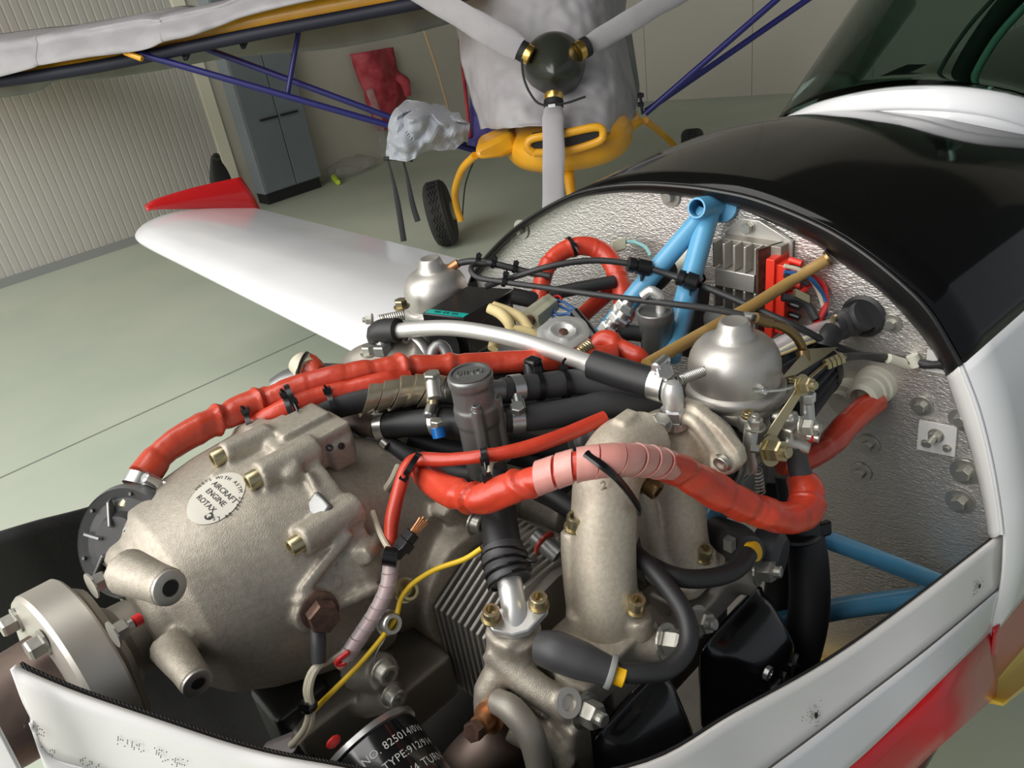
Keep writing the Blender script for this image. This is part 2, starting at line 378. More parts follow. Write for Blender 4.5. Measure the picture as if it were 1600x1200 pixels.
mat('spiral_pink', (0.72, 0.36, 0.31), 0.4, coat=0.2, col2=(0.66, 0.28, 0.24), cscale=30)
mat('spiral_clear', (0.62, 0.56, 0.56), 0.3, coat=0.4, alpha=0.55)
mat('wire_cream', (0.60, 0.55, 0.42), 0.5)
mat('wire_yellow', (0.85, 0.55, 0.02), 0.4)
mat('wire_tan', (0.72, 0.58, 0.28), 0.55)
mat('wire_blue', (0.02, 0.10, 0.28), 0.4)
mat('wire_teal', (0.20, 0.42, 0.42), 0.4)
mat('wire_red', (0.62, 0.02, 0.02), 0.4)
mat('tag_yellow', (0.90, 0.50, 0.01), 0.4)
mat('cap_blue', (0.0, 0.12, 0.42), 0.35)
mat('teal_label', (0.0, 0.42, 0.36), 0.4)
mat('label_cream', (0.66, 0.63, 0.54), 0.5)
mat('ink', (0.02, 0.02, 0.02), 0.6)
mat('print_white', (0.70, 0.70, 0.68), 0.5)
mat('faint_print', (0.10, 0.10, 0.10), 0.5)
mat('cover_black', (0.008, 0.008, 0.010), 0.25, coat=0.6, spec=0.7)
mat('filter_black', (0.006, 0.006, 0.007), 0.18, coat=0.4)
mat('carbon', (0.018, 0.017, 0.016), 0.5, bump=0.6, bscale=230, kind='wave', spec=0.3, bdist=0.001)
mat('copper_rust', (0.15, 0.085, 0.06), 0.5, 0.5, col2=(0.09, 0.05, 0.04), cscale=80, bump=0.3, bscale=500)
mat('pipe_brown', (0.13, 0.09, 0.08), 0.5, 0.5, col2=(0.20, 0.15, 0.12), cscale=25)
mat('connector_clear', (0.45, 0.44, 0.32), 0.3, coat=0.3)
mat('dirt_print', (0.10, 0.09, 0.08), 0.8)
mat('filter_pleat', (0.035, 0.038, 0.045), 0.55, 0.3)
mat('dark_metal', (0.06, 0.06, 0.06), 0.4, 0.8, bump=0.2, bscale=200)
mat('copper', (0.55, 0.26, 0.12), 0.4, 0.8)
mat('brass_dark', (0.28, 0.19, 0.09), 0.35, 0.9)
mat('floor_dusty', (0.22, 0.20, 0.17), 0.7, col2=(0.14, 0.12, 0.10), cscale=8)
mat('dish_grey', (0.028, 0.028, 0.028), 0.6, bump=0.1, bscale=400)
# ================================================================ OTHER AIRCRAFT (high wing, under covers)
ow = 4.1
ac = thing('light_aircraft', 'yellow and navy high-wing light aircraft parked facing the open engine', 'aircraft', V((3.3, 3.2, 0)))
hub = P(866, 110, 4.0); nf = V((-0.72, -0.68, -0.05)).normalized(); nr = nf.cross(Z).normalized() * -1; nu = nr.cross(nf) * 1
if nu.z < 0: nu = -nu
# cowl: rounded yellow lower cowl with a slot intake
b = NB(); bmesh.ops.create_uvsphere(b, u_segments=40, v_segments=24, radius=1)
cc = P(888, 214, 4.46)
for v in b.verts:
    c = v.co; sx = math.copysign(abs(c.x) ** 0.75, c.x); sz = math.copysign(abs(c.z) ** 0.8, c.z)
    v.co = cc + nr * sx * 0.37 + nu * sz * 0.145 - nf * c.y * 0.42
obj('engine_cowl', b, 'yellow_paint', ac)
ic = P(883, 219, 4.03)
b = NB(); tube(b, [ic + nr * x_ + nu * z_ for x_, z_ in ((-.17, -.045), (0, -.058), (.17, -.03), (.20, 0.01), (.17, .045), (0, .035), (-.17, .03), (-.20, -.01))], 0.022, 10, 0.02, closed=True, cap=False); obj('intake_frame', b, 'yellow_paint', ac)
b = NB(); prism(b, [ic + nr * x_ + nu * z_ for x_, z_ in ((-.17, -.045), (0, -.055), (.17, -.03), (.195, 0.01), (.17, .04), (0, .035), (-.17, .03), (-.195, -.01))], -nf * 0.12); obj('air_intake', b, 'black_matte', ac)
for pts in ([(740, 232, 4.2), (800, 205, 4.25), (812, 235, 4.3), (785, 248, 4.25), (745, 252, 4.2)], [(965, 205, 4.3), (1000, 182, 4.5), (1008, 196, 4.5), (975, 218, 4.35)]):
    b = NB(); prism(b, PP(*pts), -nf * 0.25); obj('gear_fairing', b, 'yellow_paint', ac, bevel=0.03)
# spinner
b = NB(); lathe(b, [(0.165, -0.02), (0.168, 0.0), (0.165, 0.03), (0.145, 0.09), (0.105, 0.16), (0.055, 0.215), (0.018, 0.24), (0.002, 0.245)], hub - nf * 0.15, nf, 48); obj('spinner', b, 'spinner_dark', ac)
# blades with gold root collars, inside grey cloth sleeves
def blade(p_root, p_tip, w0, w1, drop=0):
    a = P(*p_root); c = P(*p_tip); dv = (c - a).normalized()
    b = NB(); lathe(b, [(0.038, -0.02), (0.05, -0.015), (0.05, 0.015), (0.043, 0.03)], a - dv * 0.02, dv, 20); obj('root_collar', b, 'gold', ac)
    b = NB(); lathe(b, [(0.052, 0.02), (0.052, 0.05)], a - dv * 0.02, dv, 20); obj('clamp_band', b, 'black_matte', ac)
    L = (c - a).length; n = 10
    pts = [a + dv * (0.03 + L * i / n) + U_ * 0.003 * math.sin(i * 1.3) for i in range(n + 1)]
    s = NB(); side = dv.cross(nf).normalized()
    tube(s, pts, [w0 * (1 if i else .8) + (w1 - w0) * i / n for i in range(n + 1)], 16, 0.03, flat=0.28, up=side, mod=lambda q, a_, L_: 1 + 0.12 * noise.noise(V((q * 6, a_, w0 * 50))))
    return s
for i, (r0, r1, w0, w1, lb) in enumerate((((820, 82, 3.98), (640, -22, 3.95), .075, .055, 'grey cloth sleeve over the upper left propeller blade'), ((911, 76, 4.0), (1090, -30, 4.1), .055, .06, 'grey cloth sleeve over the upper right propeller blade'), ((865, 158, 3.97), (865, 335, 3.9), .056, .055, 'grey cloth sleeve over the downward propeller blade'))):
    s = blade(r0, r1, w0, w1); tag(obj('blade_sleeve', s, 'cloth_grey'), lb, 'cover', 'propeller blade sleeves')
# strap under the spinner and white buckle
tag(obj('elastic_strap', tube(NB(), PP((815, 92, 3.9), (818, 120, 3.9), (828, 145, 3.9), (845, 163, 3.9), (880, 162, 3.9), (915, 151, 3.9)), 0.006, 8, 0.02), 'strap_dark'), 'thin black elastic strap looped below the dark spinner', 'strap')
tag(obj('buckle', box(NB(), P(862, 165, 3.84), nr, nf, nu, 0.035, 0.01, 0.014), 'gel_white'), 'small white buckle at the top of the downward blade sleeve', 'buckle')
# nose leg
b = NB(); tube(b, PP((885, 250, 4.3), (893, 305, 4.25), (898, 345, 4.25)), [0.035, 0.028, 0.028], 14, 0.03); obj('nose_leg', b, 'yellow_paint', ac)
b = NB(); tube(b, PP((921, 240, 4.4), (925, 257, 4.4)), 0.02, 10, 0.02); obj('exhaust_stub', b, 'wall_plain', ac)
# main gear
def wheel(pc, hw, R, ax, side):
    wt = NB(); ax = ax.normalized()
    def fl_(a, h): return 1
    prof = [(R * 0.55, -hw), (R * 0.80, -hw * 1.02), (R * 0.93, -hw * 0.85), (R * 0.985, -hw * 0.6), (R, -hw * .58)]
    for k in range(-2, 3):
        z0 = k * hw * 0.26
        prof += [(R, z0 - hw * .07), (R * .965, z0 - hw * .06), (R * .965, z0 + hw * .06 - hw * 0), (R, z0 + hw * .07)] if k != 2 and k != -2 else [(R, z0)]
    prof += [(R, hw * .58), (R * 0.985, hw * 0.6), (R * 0.93, hw * 0.85), (R * 0.80, hw * 1.02), (R * 0.55, hw)]
    u, v, n = frame(ax); rings = []
    for r, h in prof:
        rings.append([wt.verts.new(pc + n * (h + (0.09 * hw * (1 if (i % 4) < 2 else -1) if abs(h) < hw * .55 and abs(h) > 0 else 0)) + (u * math.cos(2 * math.pi * i / 96) + v * math.sin(2 * math.pi * i / 96)) * r) for i in range(96)])
    ring_faces(wt, rings)
    o = obj('tyre', wt, 'tyre', ac, flat_angle=30)
    h = NB(); lathe(h, [(R * .55, 0), (R * .5, -hw * .2), (R * .3, -hw * .15), (R * .28, hw * .3), (R * .1, hw * .4)], pc + ax * hw * side * 0.9, ax * side, 24); obj('hub', h, 'wall_plain', ac)
gL = PZ(702, 386, 0); ax = nr
wheel(gL + Z * 0.215 + V((0.02, 0.05, 0)), 0.072, 0.21, (ax + Z * 0.10 + nf * -0.08), 1)
b = NB(); tube(b, [P(742, 243, 4.25), P(722, 265, 4.4), P(711, 298, 4.6), P(714, 325, 4.75), P(720, 345, 4.8)], 0.022, 12, 0.03); obj('gear_leg', b, 'yellow_paint', ac)
b = NB(); tube(b, [P(742, 247, 4.28), P(727, 290, 4.6), P(722, 345, 4.85)], 0.004, 6, 0.05); obj('brake_line', b, 'black_matte', ac)
gR = P(1082, 240, 5.45)
wheel(gR, 0.075, 0.17, ax + nf * 0.15, -1)
b = NB(); tube(b, PP((1008, 188, 4.6), (1030, 205, 4.9), (1052, 228, 5.3), (1056, 252, 5.4)), 0.022, 12, 0.03); obj('gear_leg', b, 'yellow_paint', ac)
# fuselage side behind covers (blue fabric)
b = NB(); grid(b, [PP((735, 90, 5.3), (752, 90, 5.1)), PP((737, 150, 5.2), (762, 150, 5.0)), PP((735, 205, 5.1), (775, 200, 4.8), (800, 205, 4.6)), PP((733, 228, 5.0), (770, 228, 4.8), (800, 225, 4.6))], 8, 16, lambda p, u, v: p + nf * 0.05 * noise.noise(p * 6)); obj('fuselage_side', b, 'purple_fabric', ac, solid=0.03)
b = NB(); prism(b, PP((795, 40, 4.6), (985, 30, 4.7), (1003, 150, 4.7), (985, 205, 4.6), (800, 215, 4.5)), -nf * 0.9); obj('fuselage_body', b, 'tarp_grey', ac, bevel=0.05)
b = NB(); tube(b, PP((718, 60, 5.2), (728, 150, 5.1), (735, 215, 5.0)), 0.012, 8, 0.1); obj('door_edge', b, 'red_cloth', ac)
# wing with struts
wl = [(-160, 118, 4.6), (0, 100, 4.45), (150, 77, 4.35), (300, 50, 4.25), (450, 20, 4.2), (600, -8, 4.15), (740, -35, 4.1)]
aft = V((0.70, 0.72, 0)); b = NB()
rows = []
for px, py, w in wl:
    p = P(px, py, w); rows.append([p + Z * 0.045 + aft * 0.9, p + Z * .08 + aft * 0.3, p + Z * 0.06 + aft * .05, p + Z * 0.02, p - Z * 0.045, p - Z * 0.075 + aft * 0.02])
grid(b, list(map(list, zip(*rows))), 40, 14); obj('wing_leading_edge', b, 'yellow_paint', ac, solid=0.01)
b = NB(); tube(b, [P(px, py + 27 + (0 if px < 300 else -4), w) for px, py, w in wl], 0.034, 16, 0.05); obj('wing_spar', b, 'navy_dark', ac)
for a_, c_ in (((218, 84, 4.25), (618, 199, 4.6)), ((305, 70, 4.5), (625, 189, 4.75))):
    b = NB(); tube(b, [P(*a_), P(*a_).lerp(P(*c_), .5), P(*c_), P(*a_).lerp(P(*c_), 1.35)], 0.019, 10, 0.1); obj('wing_strut', b, 'navy', ac)
b = NB(); cyl(b, P(469, 35, 4.4), P(448, 153, 4.5), 0.015, seg=10); obj('jury_strut', b, 'navy', ac)
for px, py, w in ((290, 88, 4.3), (380, 70, 4.3)):
    b = NB(); cyl(b, P(px - 8, py - 12, w), P(px, py + 5, w), 0.012, seg=8); cyl(b, P(px + 8, py - 12, w), P(px, py + 5, w), 0.012, seg=8); obj('wing_fitting', b, 'navy_dark', ac)
b = NB(); tube(b, PP((195, 82, 4.22), (222, 92, 4.22)), 0.016, 8, .03); obj('strut_fitting', b, 'yellow_paint', ac)
for a_, c_ in (((1008, 178, 4.5), (1222, -8, 4.2)), ((1009, 174, 4.55), (1275, -10, 4.3))):
    b = NB(); cyl(b, P(*a_), P(*c_), 0.018, seg=10); obj('wing_strut', b, 'navy', ac)
b = NB(); 
for yy in (149, 163): box(b, P(1001, yy, 4.5), nr, nf, nu, 0.035, 0.03, 0.02)
tube(b, PP((1000, 145, 4.5), (1004, 178, 4.5)), 0.008, 8, 0.05)
obj('strut_bracket', b, 'navy_dark', ac)
# covers
cw = []
for px, top, bot, w in ((-160, 82, 150, 4.55), (-20, 64, 122, 4.4), (0, 62, 119, 4.38), (50, 57, 106, 4.36), (62, 54, 101, 4.36), (70, 53, 100, 4.36), (130, 43, 90, 4.3), (220, 26, 78, 4.24), (250, 27, 67, 4.2), (258, 24, 64, 4.2), (300, 15, 55, 4.2), (350, 4, 38, 4.18), (385, -8, 25, 4.16), (480, -22, 2, 4.1), (640, -60, -28, 4.1)):
    p0 = P(px, top, w); p1 = P(px, bot, w - 0.06)
    cw.append([p0 + aft * 0.6 + Z * .02, p0 + Z * 0.0, p0.lerp(p1, 0.3) - aft * 0.03, p0.lerp(p1, 0.75) - aft * 0.05, p1 - aft * 0.02, p1 + aft * .02 + Z * .01])
def cr(p, u, v):
    k = 0.018 * noise.noise(V((p.x * 9, p.y * 9, p.z * 14))) + 0.03 * noise.noise(p * 3.1)
    return p - aft * k
b = NB(); grid(b, list(map(list, zip(*cw))), 160, 26, cr)
tag(obj('wing_cover', b, 'cloth_grey', solid=0.004), 'grey quilted fabric cover along the leading edge of the high wing', 'cover')
# tarp hanging aft of the wing
b = NB(); rows = [[P(x_, y_, w_ + .25) for x_, y_, w_ in ((-160, 150, 4.6), (0, 125, 4.6), (220, 88, 4.6), (420, 50, 4.5), (640, 10, 4.5), (750, -15, 4.4))],
                  [P(x_, y_, w_ + .3) for x_, y_, w_ in ((-160, 172, 4.6), (0, 153, 4.6), (60, 142, 4.6), (90, 126, 4.6), (160, 123, 4.6), (260, 108, 4.6), (340, 93, 4.6), (420, 85, 4.5), (520, 76, 4.5), (620, 58, 4.5), (690, 40, 4.5), (750, 22, 4.5))]]
rows = [[crom(r, i * (len(r) - 1) / 11) for i in range(12)] for r in rows]
grid(b, rows, 60, 6, lambda p, u, v: p + aft * 0.03 * noise.noise(p * 7)); tag(obj('wing_tarp', b, 'tarp_grey', solid=0.006), 'dull grey green tarp hanging below the rear of the high wing', 'tarp')
# engine cover cloth over the cowl
def gp(p, u, v):
    return p - nf * (0.05 * noise.noise(V((p.x * 5, p.y * 5, p.z * 5))) + 0.022 * noise.noise(p * 16))
rows = [PP((700, -30, 4.8), (780, -45, 4.35), (870, -45, 4.25), (950, -40, 4.4), (985, -30, 4.8)),
        PP((712, 35, 4.7), (770, 20, 4.3), (865, 12, 4.15), (940, 25, 4.3), (975, 30, 4.75)),
        PP((722, 95, 4.6), (775, 95, 4.25), (865, 95, 4.15), (945, 95, 4.25), (985, 100, 4.65)),
        PP((736, 150, 4.6), (785, 150, 4.2), (862, 150, 4.12), (950, 150, 4.2), (994, 150, 4.6)),
        PP((748, 186, 4.5), (792, 192, 4.15), (850, 188, 4.08), (935, 198, 4.1), (990, 186, 4.5)),
        PP((752, 201, 4.5), (800, 200, 4.12), (850, 196, 4.06), (935, 206, 4.08), (986, 194, 4.5))]
b = NB(); grid(b, rows, 70, 70, gp); tag(obj('engine_cover', b, 'cloth_grey', solid=0.008), 'pale grey fabric cover draped over the nose behind the dark spinner', 'cover')
# crumpled cloth bag over the strut end
random.seed(3)
def crump(p, u, v):
    q = p * 7.5; return p + nf * 0.16 * abs(noise.noise(q)) + nf * 0.05 * noise.noise(q * 2.3)
rows = [PP((636, 155, 4.5), (660, 157, 4.5), (690, 163, 4.6), (705, 170, 4.6)), PP((615, 175, 4.4), (655, 180, 4.3), (690, 182, 4.4), (732, 188, 4.5)), PP((606, 215, 4.4), (640, 210, 4.3), (680, 200, 4.35), (730, 212, 4.5)), PP((603, 247, 4.4), (640, 250, 4.35), (662, 235, 4.4), (712, 232, 4.5))]
b = NB(); grid(b, rows, 34, 26, crump); tag(obj('cloth_sheet', b, 'cloth_blue_grey', solid=0.006, smooth=False), 'crumpled grey blue cloth sheet hanging around the wing strut end', 'cloth')
for pts in ([(606, 250, 4.4), (615, 285, 4.4), (622, 320, 4.4), (631, 377, 4.4)], [(630, 250, 4.45), (637, 280, 4.45), (645, 320, 4.45), (653, 346, 4.45)]):
    b = NB(); tube(b, PP(*pts), [0.005, 0.010, 0.016, 0.017], 8, 0.03, flat=0.25, up=R_)
    tag(obj('hanging_strap', b, 'strap_dark'), 'longer dark strap hanging from the crumpled cloth' if pts[0][0] == 606 else 'shorter dark strap hanging from the crumpled cloth', 'strap')
b = NB(); tube(b, PP((600, 248, 4.4), (618, 247, 4.38), (645, 250, 4.4)), 0.012, 8, .02); tag(obj('grey_bar', b, 'strap_dark'), 'short dark bar at the lower edge of the crumpled cloth', 'bar')

# ================================================================ OUR AIRCRAFT: shell
FX = 0.74; YC = 0.56
fu = thing('aircraft_fuselage', 'white and black aircraft fuselage with foil-covered firewall', 'fuselage', V((FX, YC, 0.6)))
inner = [(1548, 838), (1545, 810), (1535, 760), (1520, 700), (1500, 640), (1483, 587), (1457, 540), (1423, 497), (1380, 453), (1330, 417), (1280, 380), (1213, 347), (1137, 315), (1075, 304), (1000, 297), (950, 299)]
outer = [(1567, 832), (1562, 790), (1550, 720), (1530, 640), (1503, 568), (1457, 490), (1413, 443), (1347, 390), (1280, 350), (1187, 312), (1120, 297), (1064, 290), (1000, 287), (945, 292)]
IN = [PX(x_, y_, FX) for x_, y_ in inner]; OUT = [PX(x_, y_, FX - 0.02) for x_, y_ in outer]
star = [(900, 308), (850, 333), (805, 364), (768, 400), (742, 432)]
SI = [PX(x_, y_, FX) for x_, y_ in star]
yend = SI[-1].y
SO = [PX(x_ - 2, y_ - 4, FX - 0.02) for x_, y_ in star]
low = [V((FX, yend + 0.015, 1.05)), V((FX, yend + 0.01, 0.85)), V((FX, 0.75, 0.62)), V((FX, 0.4, 0.62)), V((FX, 0.16, 0.80))]
b = NB(); prism(b, IN + SI + low, X * 0.012); obj('firewall', b, 'foil', fu, smooth=False)
def band(A, B, n, name, m, thick=0.006):
    a, _ = sample(A, n); c, _ = sample(B, n); b = NB()
    rows = [[p[0] for p in c], [p[0].lerp(q[0], 0.5) - X * 0.006 for p, q in zip(c, a)], [p[0] for p in a]]
    grid(b, rows, n, 6); return obj(name, b, m, fu, solid=thick)
kI = 5; kO = 4
band(OUT[:kO + 1], IN[:kI + 1], 30, 'rim_flange', 'cowl_white')
o_ = band(OUT[kO:] + SO, IN[kI:] + SI, 90, 'rim_flange', 'edge_black')
b = NB(); e_, _ = sample(OUT[kO:] + SO, 100); tube(b, [q[0] - X * 0.004 for q in e_], 0.0028, 8, 0.01); obj('rim_edge', b, 'edge_black', fu)
b = NB(); e_, _ = sample(OUT[:kO + 1], 20); tube(b, [q[0] - X * 0.003 for q in e_], 0.002, 8, 0.01); obj('rim_edge', b, 'gel_white', fu)
zc = 0.85
def sec(p, x, k1, k2, push=0):
    return V((x, YC + (p.y - YC) * (1 + k1), zc + (p.z - zc) * (1 + k2)))
top, _ = sample(OUT[kO:] + SO + [V((FX, yend + .03, 1.12))], 60); top = [q[0] for q in top]
def wsx(y): return 1.20 + 1.2 * (y - YC) ** 2       # windscreen foot in plan
rows = [top, [sec(p, 0.90, .035, .006) for p in top], [sec(p, 1.02, .060, .0) for p in top], [sec(p, 1.14, .085, -.030) for p in top], [sec(p, 1.24, .10, -.060) for p in top], [sec(p, 1.42, .12, -.10) for p in top], [sec(p, 2.6, .10, -.16) for p in top]]
b = NB(); grid(b, rows, 60, 24); obj('top_deck', b, 'deck_black', fu, solid=0.003, soff=1)
side, _ = sample([PX(1542, 1000, FX - .02), PX(1562, 914, FX - .02)] + OUT[:kO + 1], 30); side = [q[0] for q in side]
rows = [side, [sec(p, 0.90, .035, .006) for p in side], [sec(p, 1.02, .060, .0) for p in side], [sec(p, 1.14, .085, -.030) for p in side], [sec(p, 1.24, .10, -.060) for p in side], [sec(p, 1.42, .12, -.10) for p in side], [sec(p, 2.6, .10, -.16) for p in side]]
def cut(r, a, c): return r[a:c + 1]
for nm, mm, a, c in (('side_panel', 'gel_white', 0, 30),):
    b = NB(); grid(b, [cut(r, a, c) for r in rows], c - a, 20); obj(nm, b, mm, fu, solid=0.003, soff=1)
def st3(pxs):
    A = [PX(x_, y_, FX - .022) for x_, y_ in pxs[0]]; B = [PX(x_, y_, .92) for x_, y_ in pxs[1]]
    A.append(A[-1] + V((0, .3, -.12))); B.append(B[-1] + V((0, .3, -.12))); off_ = V((0, -.004, 0))
    return [p + off_ for p in A], [p + off_ for p in B], [q * 3 - p * 2 + off_ for p, q in zip(A, B)]
s3r = st3((((1547, 978), (1540, 1030), (1533, 1078)), ((1600, 919), (1600, 960), (1600, 1000))))
b = NB(); grid(b, [r[:3] for r in s3r], 8, 16); obj('side_stripe', b, 'red_paint', fu, solid=0.003)
s3y = st3((((1533, 1078), (1530, 1086), (1528, 1092)), ((1600, 1000), (1600, 1025), (1600, 1046))))
b = NB(); grid(b, s3y, 10, 16); obj('belly_panel', b, 'cowl_yellow', fu, solid=0.003)
# firewall fittings
fwn = -X
for x_, y_, s_ in ((1357, 695, .011), (1345, 738, .011), (1440, 634, .010), (1502, 655, .011), (1508, 737, .013), (1500, 783, .013), (1393, 505, .009), (1048, 306, .012), (815, 358, .013)):
    p = PX(x_, y_, FX - .001); hexbolt(p, fwn, s_, fu, 'zinc'); 
    b = NB(); lathe(b, [(s_ * 1.15, 0), (s_ * 1.1, .0018)], p, fwn, 20); obj('washer', b, 'zinc', fu)
for (x_, y_, r_) in ((1355, 602, .019), (1062, 413, .016)):
    b = NB(); p = PX(x_ + 14, y_ - 2, FX); lathe(b, [(r_ * 1.15, 0), (r_ * 1.1, .008), (r_ * .98, .01), (r_ * .98, .018), (r_ * .88, .02), (r_ * .86, .034), (r_ * .6, .037), (r_ * .6, .02)], p, fwn, 28); obj('cable_gland', b, 'gland_white', fu)
b = NB(); p = PX(1330, 612, FX); lathe(b, [(.017, 0), (.017, .02), (.012, .022), (.012, .03)], p, fwn, 20); obj('cable_gland', b, 'gland_white', fu)
b = NB(); lathe(b, [(.023, 0), (.023, .003), (.020, .005), (.017, .004)], PX(1350, 493, FX), fwn, 32); obj('grommet', b, 'rubber', fu)
b = NB(); prism(b, [PX(x_, y_, FX - .002) for x_, y_ in ((1438, 655), (1497, 667), (1493, 712), (1434, 700))], -X * 0.003); obj('terminal_plate', b, 'plate_white', fu, smooth=False)
p = PX(1463, 680, FX - .005); hexbolt(p, fwn, .011, fu); b = NB(); cyl(b, p, p - X * .022, .0035); obj('stud', b, 'zinc', fu)
for x_, y_ in ((1446, 692), (1480, 700)): hexbolt(PX(x_, y_, FX - .005), fwn, .006, fu)
b = NB(); prism(b, [PX(x_, y_, FX - .002) for x_, y_ in ((1450, 545), (1480, 550), (1484, 585), (1448, 578))], -X * 0.002); obj('shim_plate', b, 'plate_white', fu, smooth=False)
# canopy: tinted bubble, white frame, inner frame
cn = thing('canopy', 'green-tinted bubble canopy with white frame behind the black deck', 'canopy', V((1.4, YC, 1.3)))
xs_ = (1.45, 1.32, 1.23, 1.19, 1.175, 1.19, 1.225, 1.27, 1.33)
tp = [PX(px, py, x_) for (px, py), x_ in zip([(1800, 262), (1700, 205), (1600, 164), (1521, 147), (1442, 142), (1364, 147), (1285, 163), (1240, 180), (1203, 201)], xs_)]
lw = [PX(px, py, x_ - .012) for (px, py), x_ in zip([(1790, 320), (1695, 258), (1600, 211), (1525, 190), (1442, 182), (1364, 182), (1285, 187), (1240, 194), (1201, 205)], xs_)]
ext = [V((0.10, 0.06, -0.05)), V((0.35, 0.12, -0.16))]
tp += [tp[-1] + e for e in ext]; lw += [lw[-1] + e for e in ext]
e_, _ = sample(tp, 60); e_ = [q[0] for q in e_]; f_, _ = sample(lw, 60); f_ = [q[0] for q in f_]
b = NB(); grid(b, [[p + V((.006, 0, -.035)) for p in f_], f_, [p.lerp(q, .25) for p, q in zip(f_, e_)], [p.lerp(q, .35) + V((-.003, 0, .002)) for p, q in zip(f_, e_)], e_, [p + V((.02, 0, .002)) for p in e_]], 60, 10); obj('canopy_frame', b, 'gel_white', cn, solid=0.005)
rows = [[p + V((0.008, 0, -0.002)) for p in e_]]
for k in range(1, 7):
    t_ = k / 6; rows.append([V((p.x + 0.01 + 0.70 * math.sin(t_ * 1.35), 0.52 + (p.y - 0.52) * (1 + 0.14 * t_), p.z + (0.37 * math.sin(t_ * 1.5)) * (1.0 - 0.55 * min(1, (abs(p.y - 0.52) / 0.42)) ** 2.2))) for p in e_])
b = NB(); grid(b, rows, 50, 30); obj('canopy_glass', b, 'canopy_glass', cn, solid=0.004)
def inrow(k, s=.93, dx=.05): 
    t_ = k; return [V((p.x + dx + 0.60 * math.sin(t_ * 1.35), 0.52 + (p.y - 0.52) * (1 + 0.16 * t_) * s, p.z - .03 + (0.40 * math.sin(t_ * 1.5)) * (1.0 - 0.55 * min(1, (abs(p.y - 0.52) / 0.42)) ** 2.2))) for p in e_]
b = NB(); tube(b, [PX(px, py, 1.36) for px, py in ((1508, 170), (1512, 142), (1528, 108), (1556, 62), (1600, 12), (1660, -40))], .006, 12, .02); obj('inner_trim', b, 'green_trim', cn)
b = NB(); tube(b, [PX(px, py, 1.40) for px, py in ((1488, 175), (1494, 140), (1510, 100), (1545, 45), (1585, -5), (1640, -60))], .016, 14, .02); obj('inner_hoop', b, 'cockpit_dark', cn)
b = NB(); tube(b, [PX(px, py, 1.40) for px, py in ((1448, 170), (1455, 140), (1480, 90), (1515, 40), (1560, -10))], .0035, 8, .02); obj('seal_line', b, 'grey_green_frame', cn)
b = NB(); box(b, V((1.75, 0.5, 1.12)), X, Y, Z, 0.9, 0.75, 0.20); obj('cockpit_interior', b, 'cockpit_dark', cn, bevel=.03)
b = NB(); tube(b, [PX(px, py, 1.38) for px, py in ((1245, 178), (1262, 145), (1300, 128), (1328, 135), (1340, 165))], .018, 14, .02); obj('instrument_hood', b, 'grey_green_frame', cn)
# ---------------------------------------------------------------- far wing of our aircraft
wg = thing('aircraft_wing', 'long white low wing reaching from the engine bay towards the ribbed wall', 'wing', V((1.1, 2.5, 0.75)))
A0 = PY(200, 371, 3.45); A1 = PY(570, 557, 1.63); T0 = PY(404, 327, 3.45); T1 = PY(712, 404, 2.02)
def LEy(y): return A0 + (A1 - A0) * ((y - A0.y) / (A1.y - A0.y))
def TEy(y): return T0 + (T1 - T0) * ((y - T0.y) / (T1.y - T0.y))
foilp = [(1.0, 0.004), (0.8, 0.045), (0.6, 0.085), (0.4, 0.11), (0.25, 0.108), (0.12, 0.085), (0.05, 0.055), (0.012, 0.025), (0.0, 0.0), (0.012, -.02), (0.06, -.035), (0.3, -.045), (0.6, -.035), (1.0, -.004)]
rows = []
for y_, shr in ((1.25, 0), (2.0, 0), (2.8, 0), (3.2, 0), (3.38, 0.02), (3.47, 0.08), (3.52, 0.2), (3.54, 0.42)):
    a, c = LEy(y_), TEy(y_); ch = c - a; a = a + ch * shr * 0.9; ch = c - a; ct = ch.length * (1 - shr * .6)
    rows.append([a + ch * f + Z * h * ct for f, h in foilp])
b = NB(); grid(b, rows, 60, 50); bmesh.ops.holes_fill(b, edges=[e for e in b.edges if e.is_boundary]); obj('wing_panel', b, 'gel_white', wg)
a = LEy(3.50); c = TEy(3.50)
b = NB()
top = [PY(x_, y_, 3.52) for x_, y_ in ((226, 323), (240, 314), (265, 305), (295, 296), (335, 286), (376, 277))]
botm = [PY(x_, y_, 3.49) for x_, y_ in ((228, 328), (250, 326), (280, 326), (320, 326), (360, 328), (408, 332))]
grid(b, [top, [p.lerp(q, .5) + V((0, -.02, 0)) for p, q in zip(top, botm)], botm], 24, 8); obj('winglet', b, 'red_paint', wg, solid=0.012)
# ---------------------------------------------------------------- lower cowling around the engine
cw_ = thing('lower_cowling', 'white lower engine cowling with a wide lip along the near side and a red stripe', 'cowling', V((0.35, 0.3, 0.8)))
R0 = [PX(1567, 833, .738), P(1430, 938, .70), P(1300, 1031, .62), P(1150, 1116, .545), P(1000, 1198, .485), P(750, 1235, .45), P(500, 1197, .435), P(380, 1172, .435), P(240, 1127, .435), P(120, 1086, .437), P(45, 1055, .44), P(20, 1042, .44)]
R1 = [PX(1562, 914, .738), P(1455, 1003, .70), P(1342, 1090, .63), P(1205, 1192, .56), P(1080, 1275, .505), P(780, 1330, .47), P(500, 1300, .455), P(380, 1272, .455), P(260, 1230, .455), P(150, 1200, .457), P(75, 1175, .46), P(48, 1122, .452)]
R2 = [PX(1546, 978, .738), P(1480, 1042, .71), P(1375, 1143, .64), P(1305, 1205, .60), P(1180, 1300, .54), P(800, 1420, .50), P(500, 1400, .49), P(380, 1372, .49), P(280, 1330, .49), P(180, 1310, .49), P(110, 1290, .49), P(78, 1202, .47)]
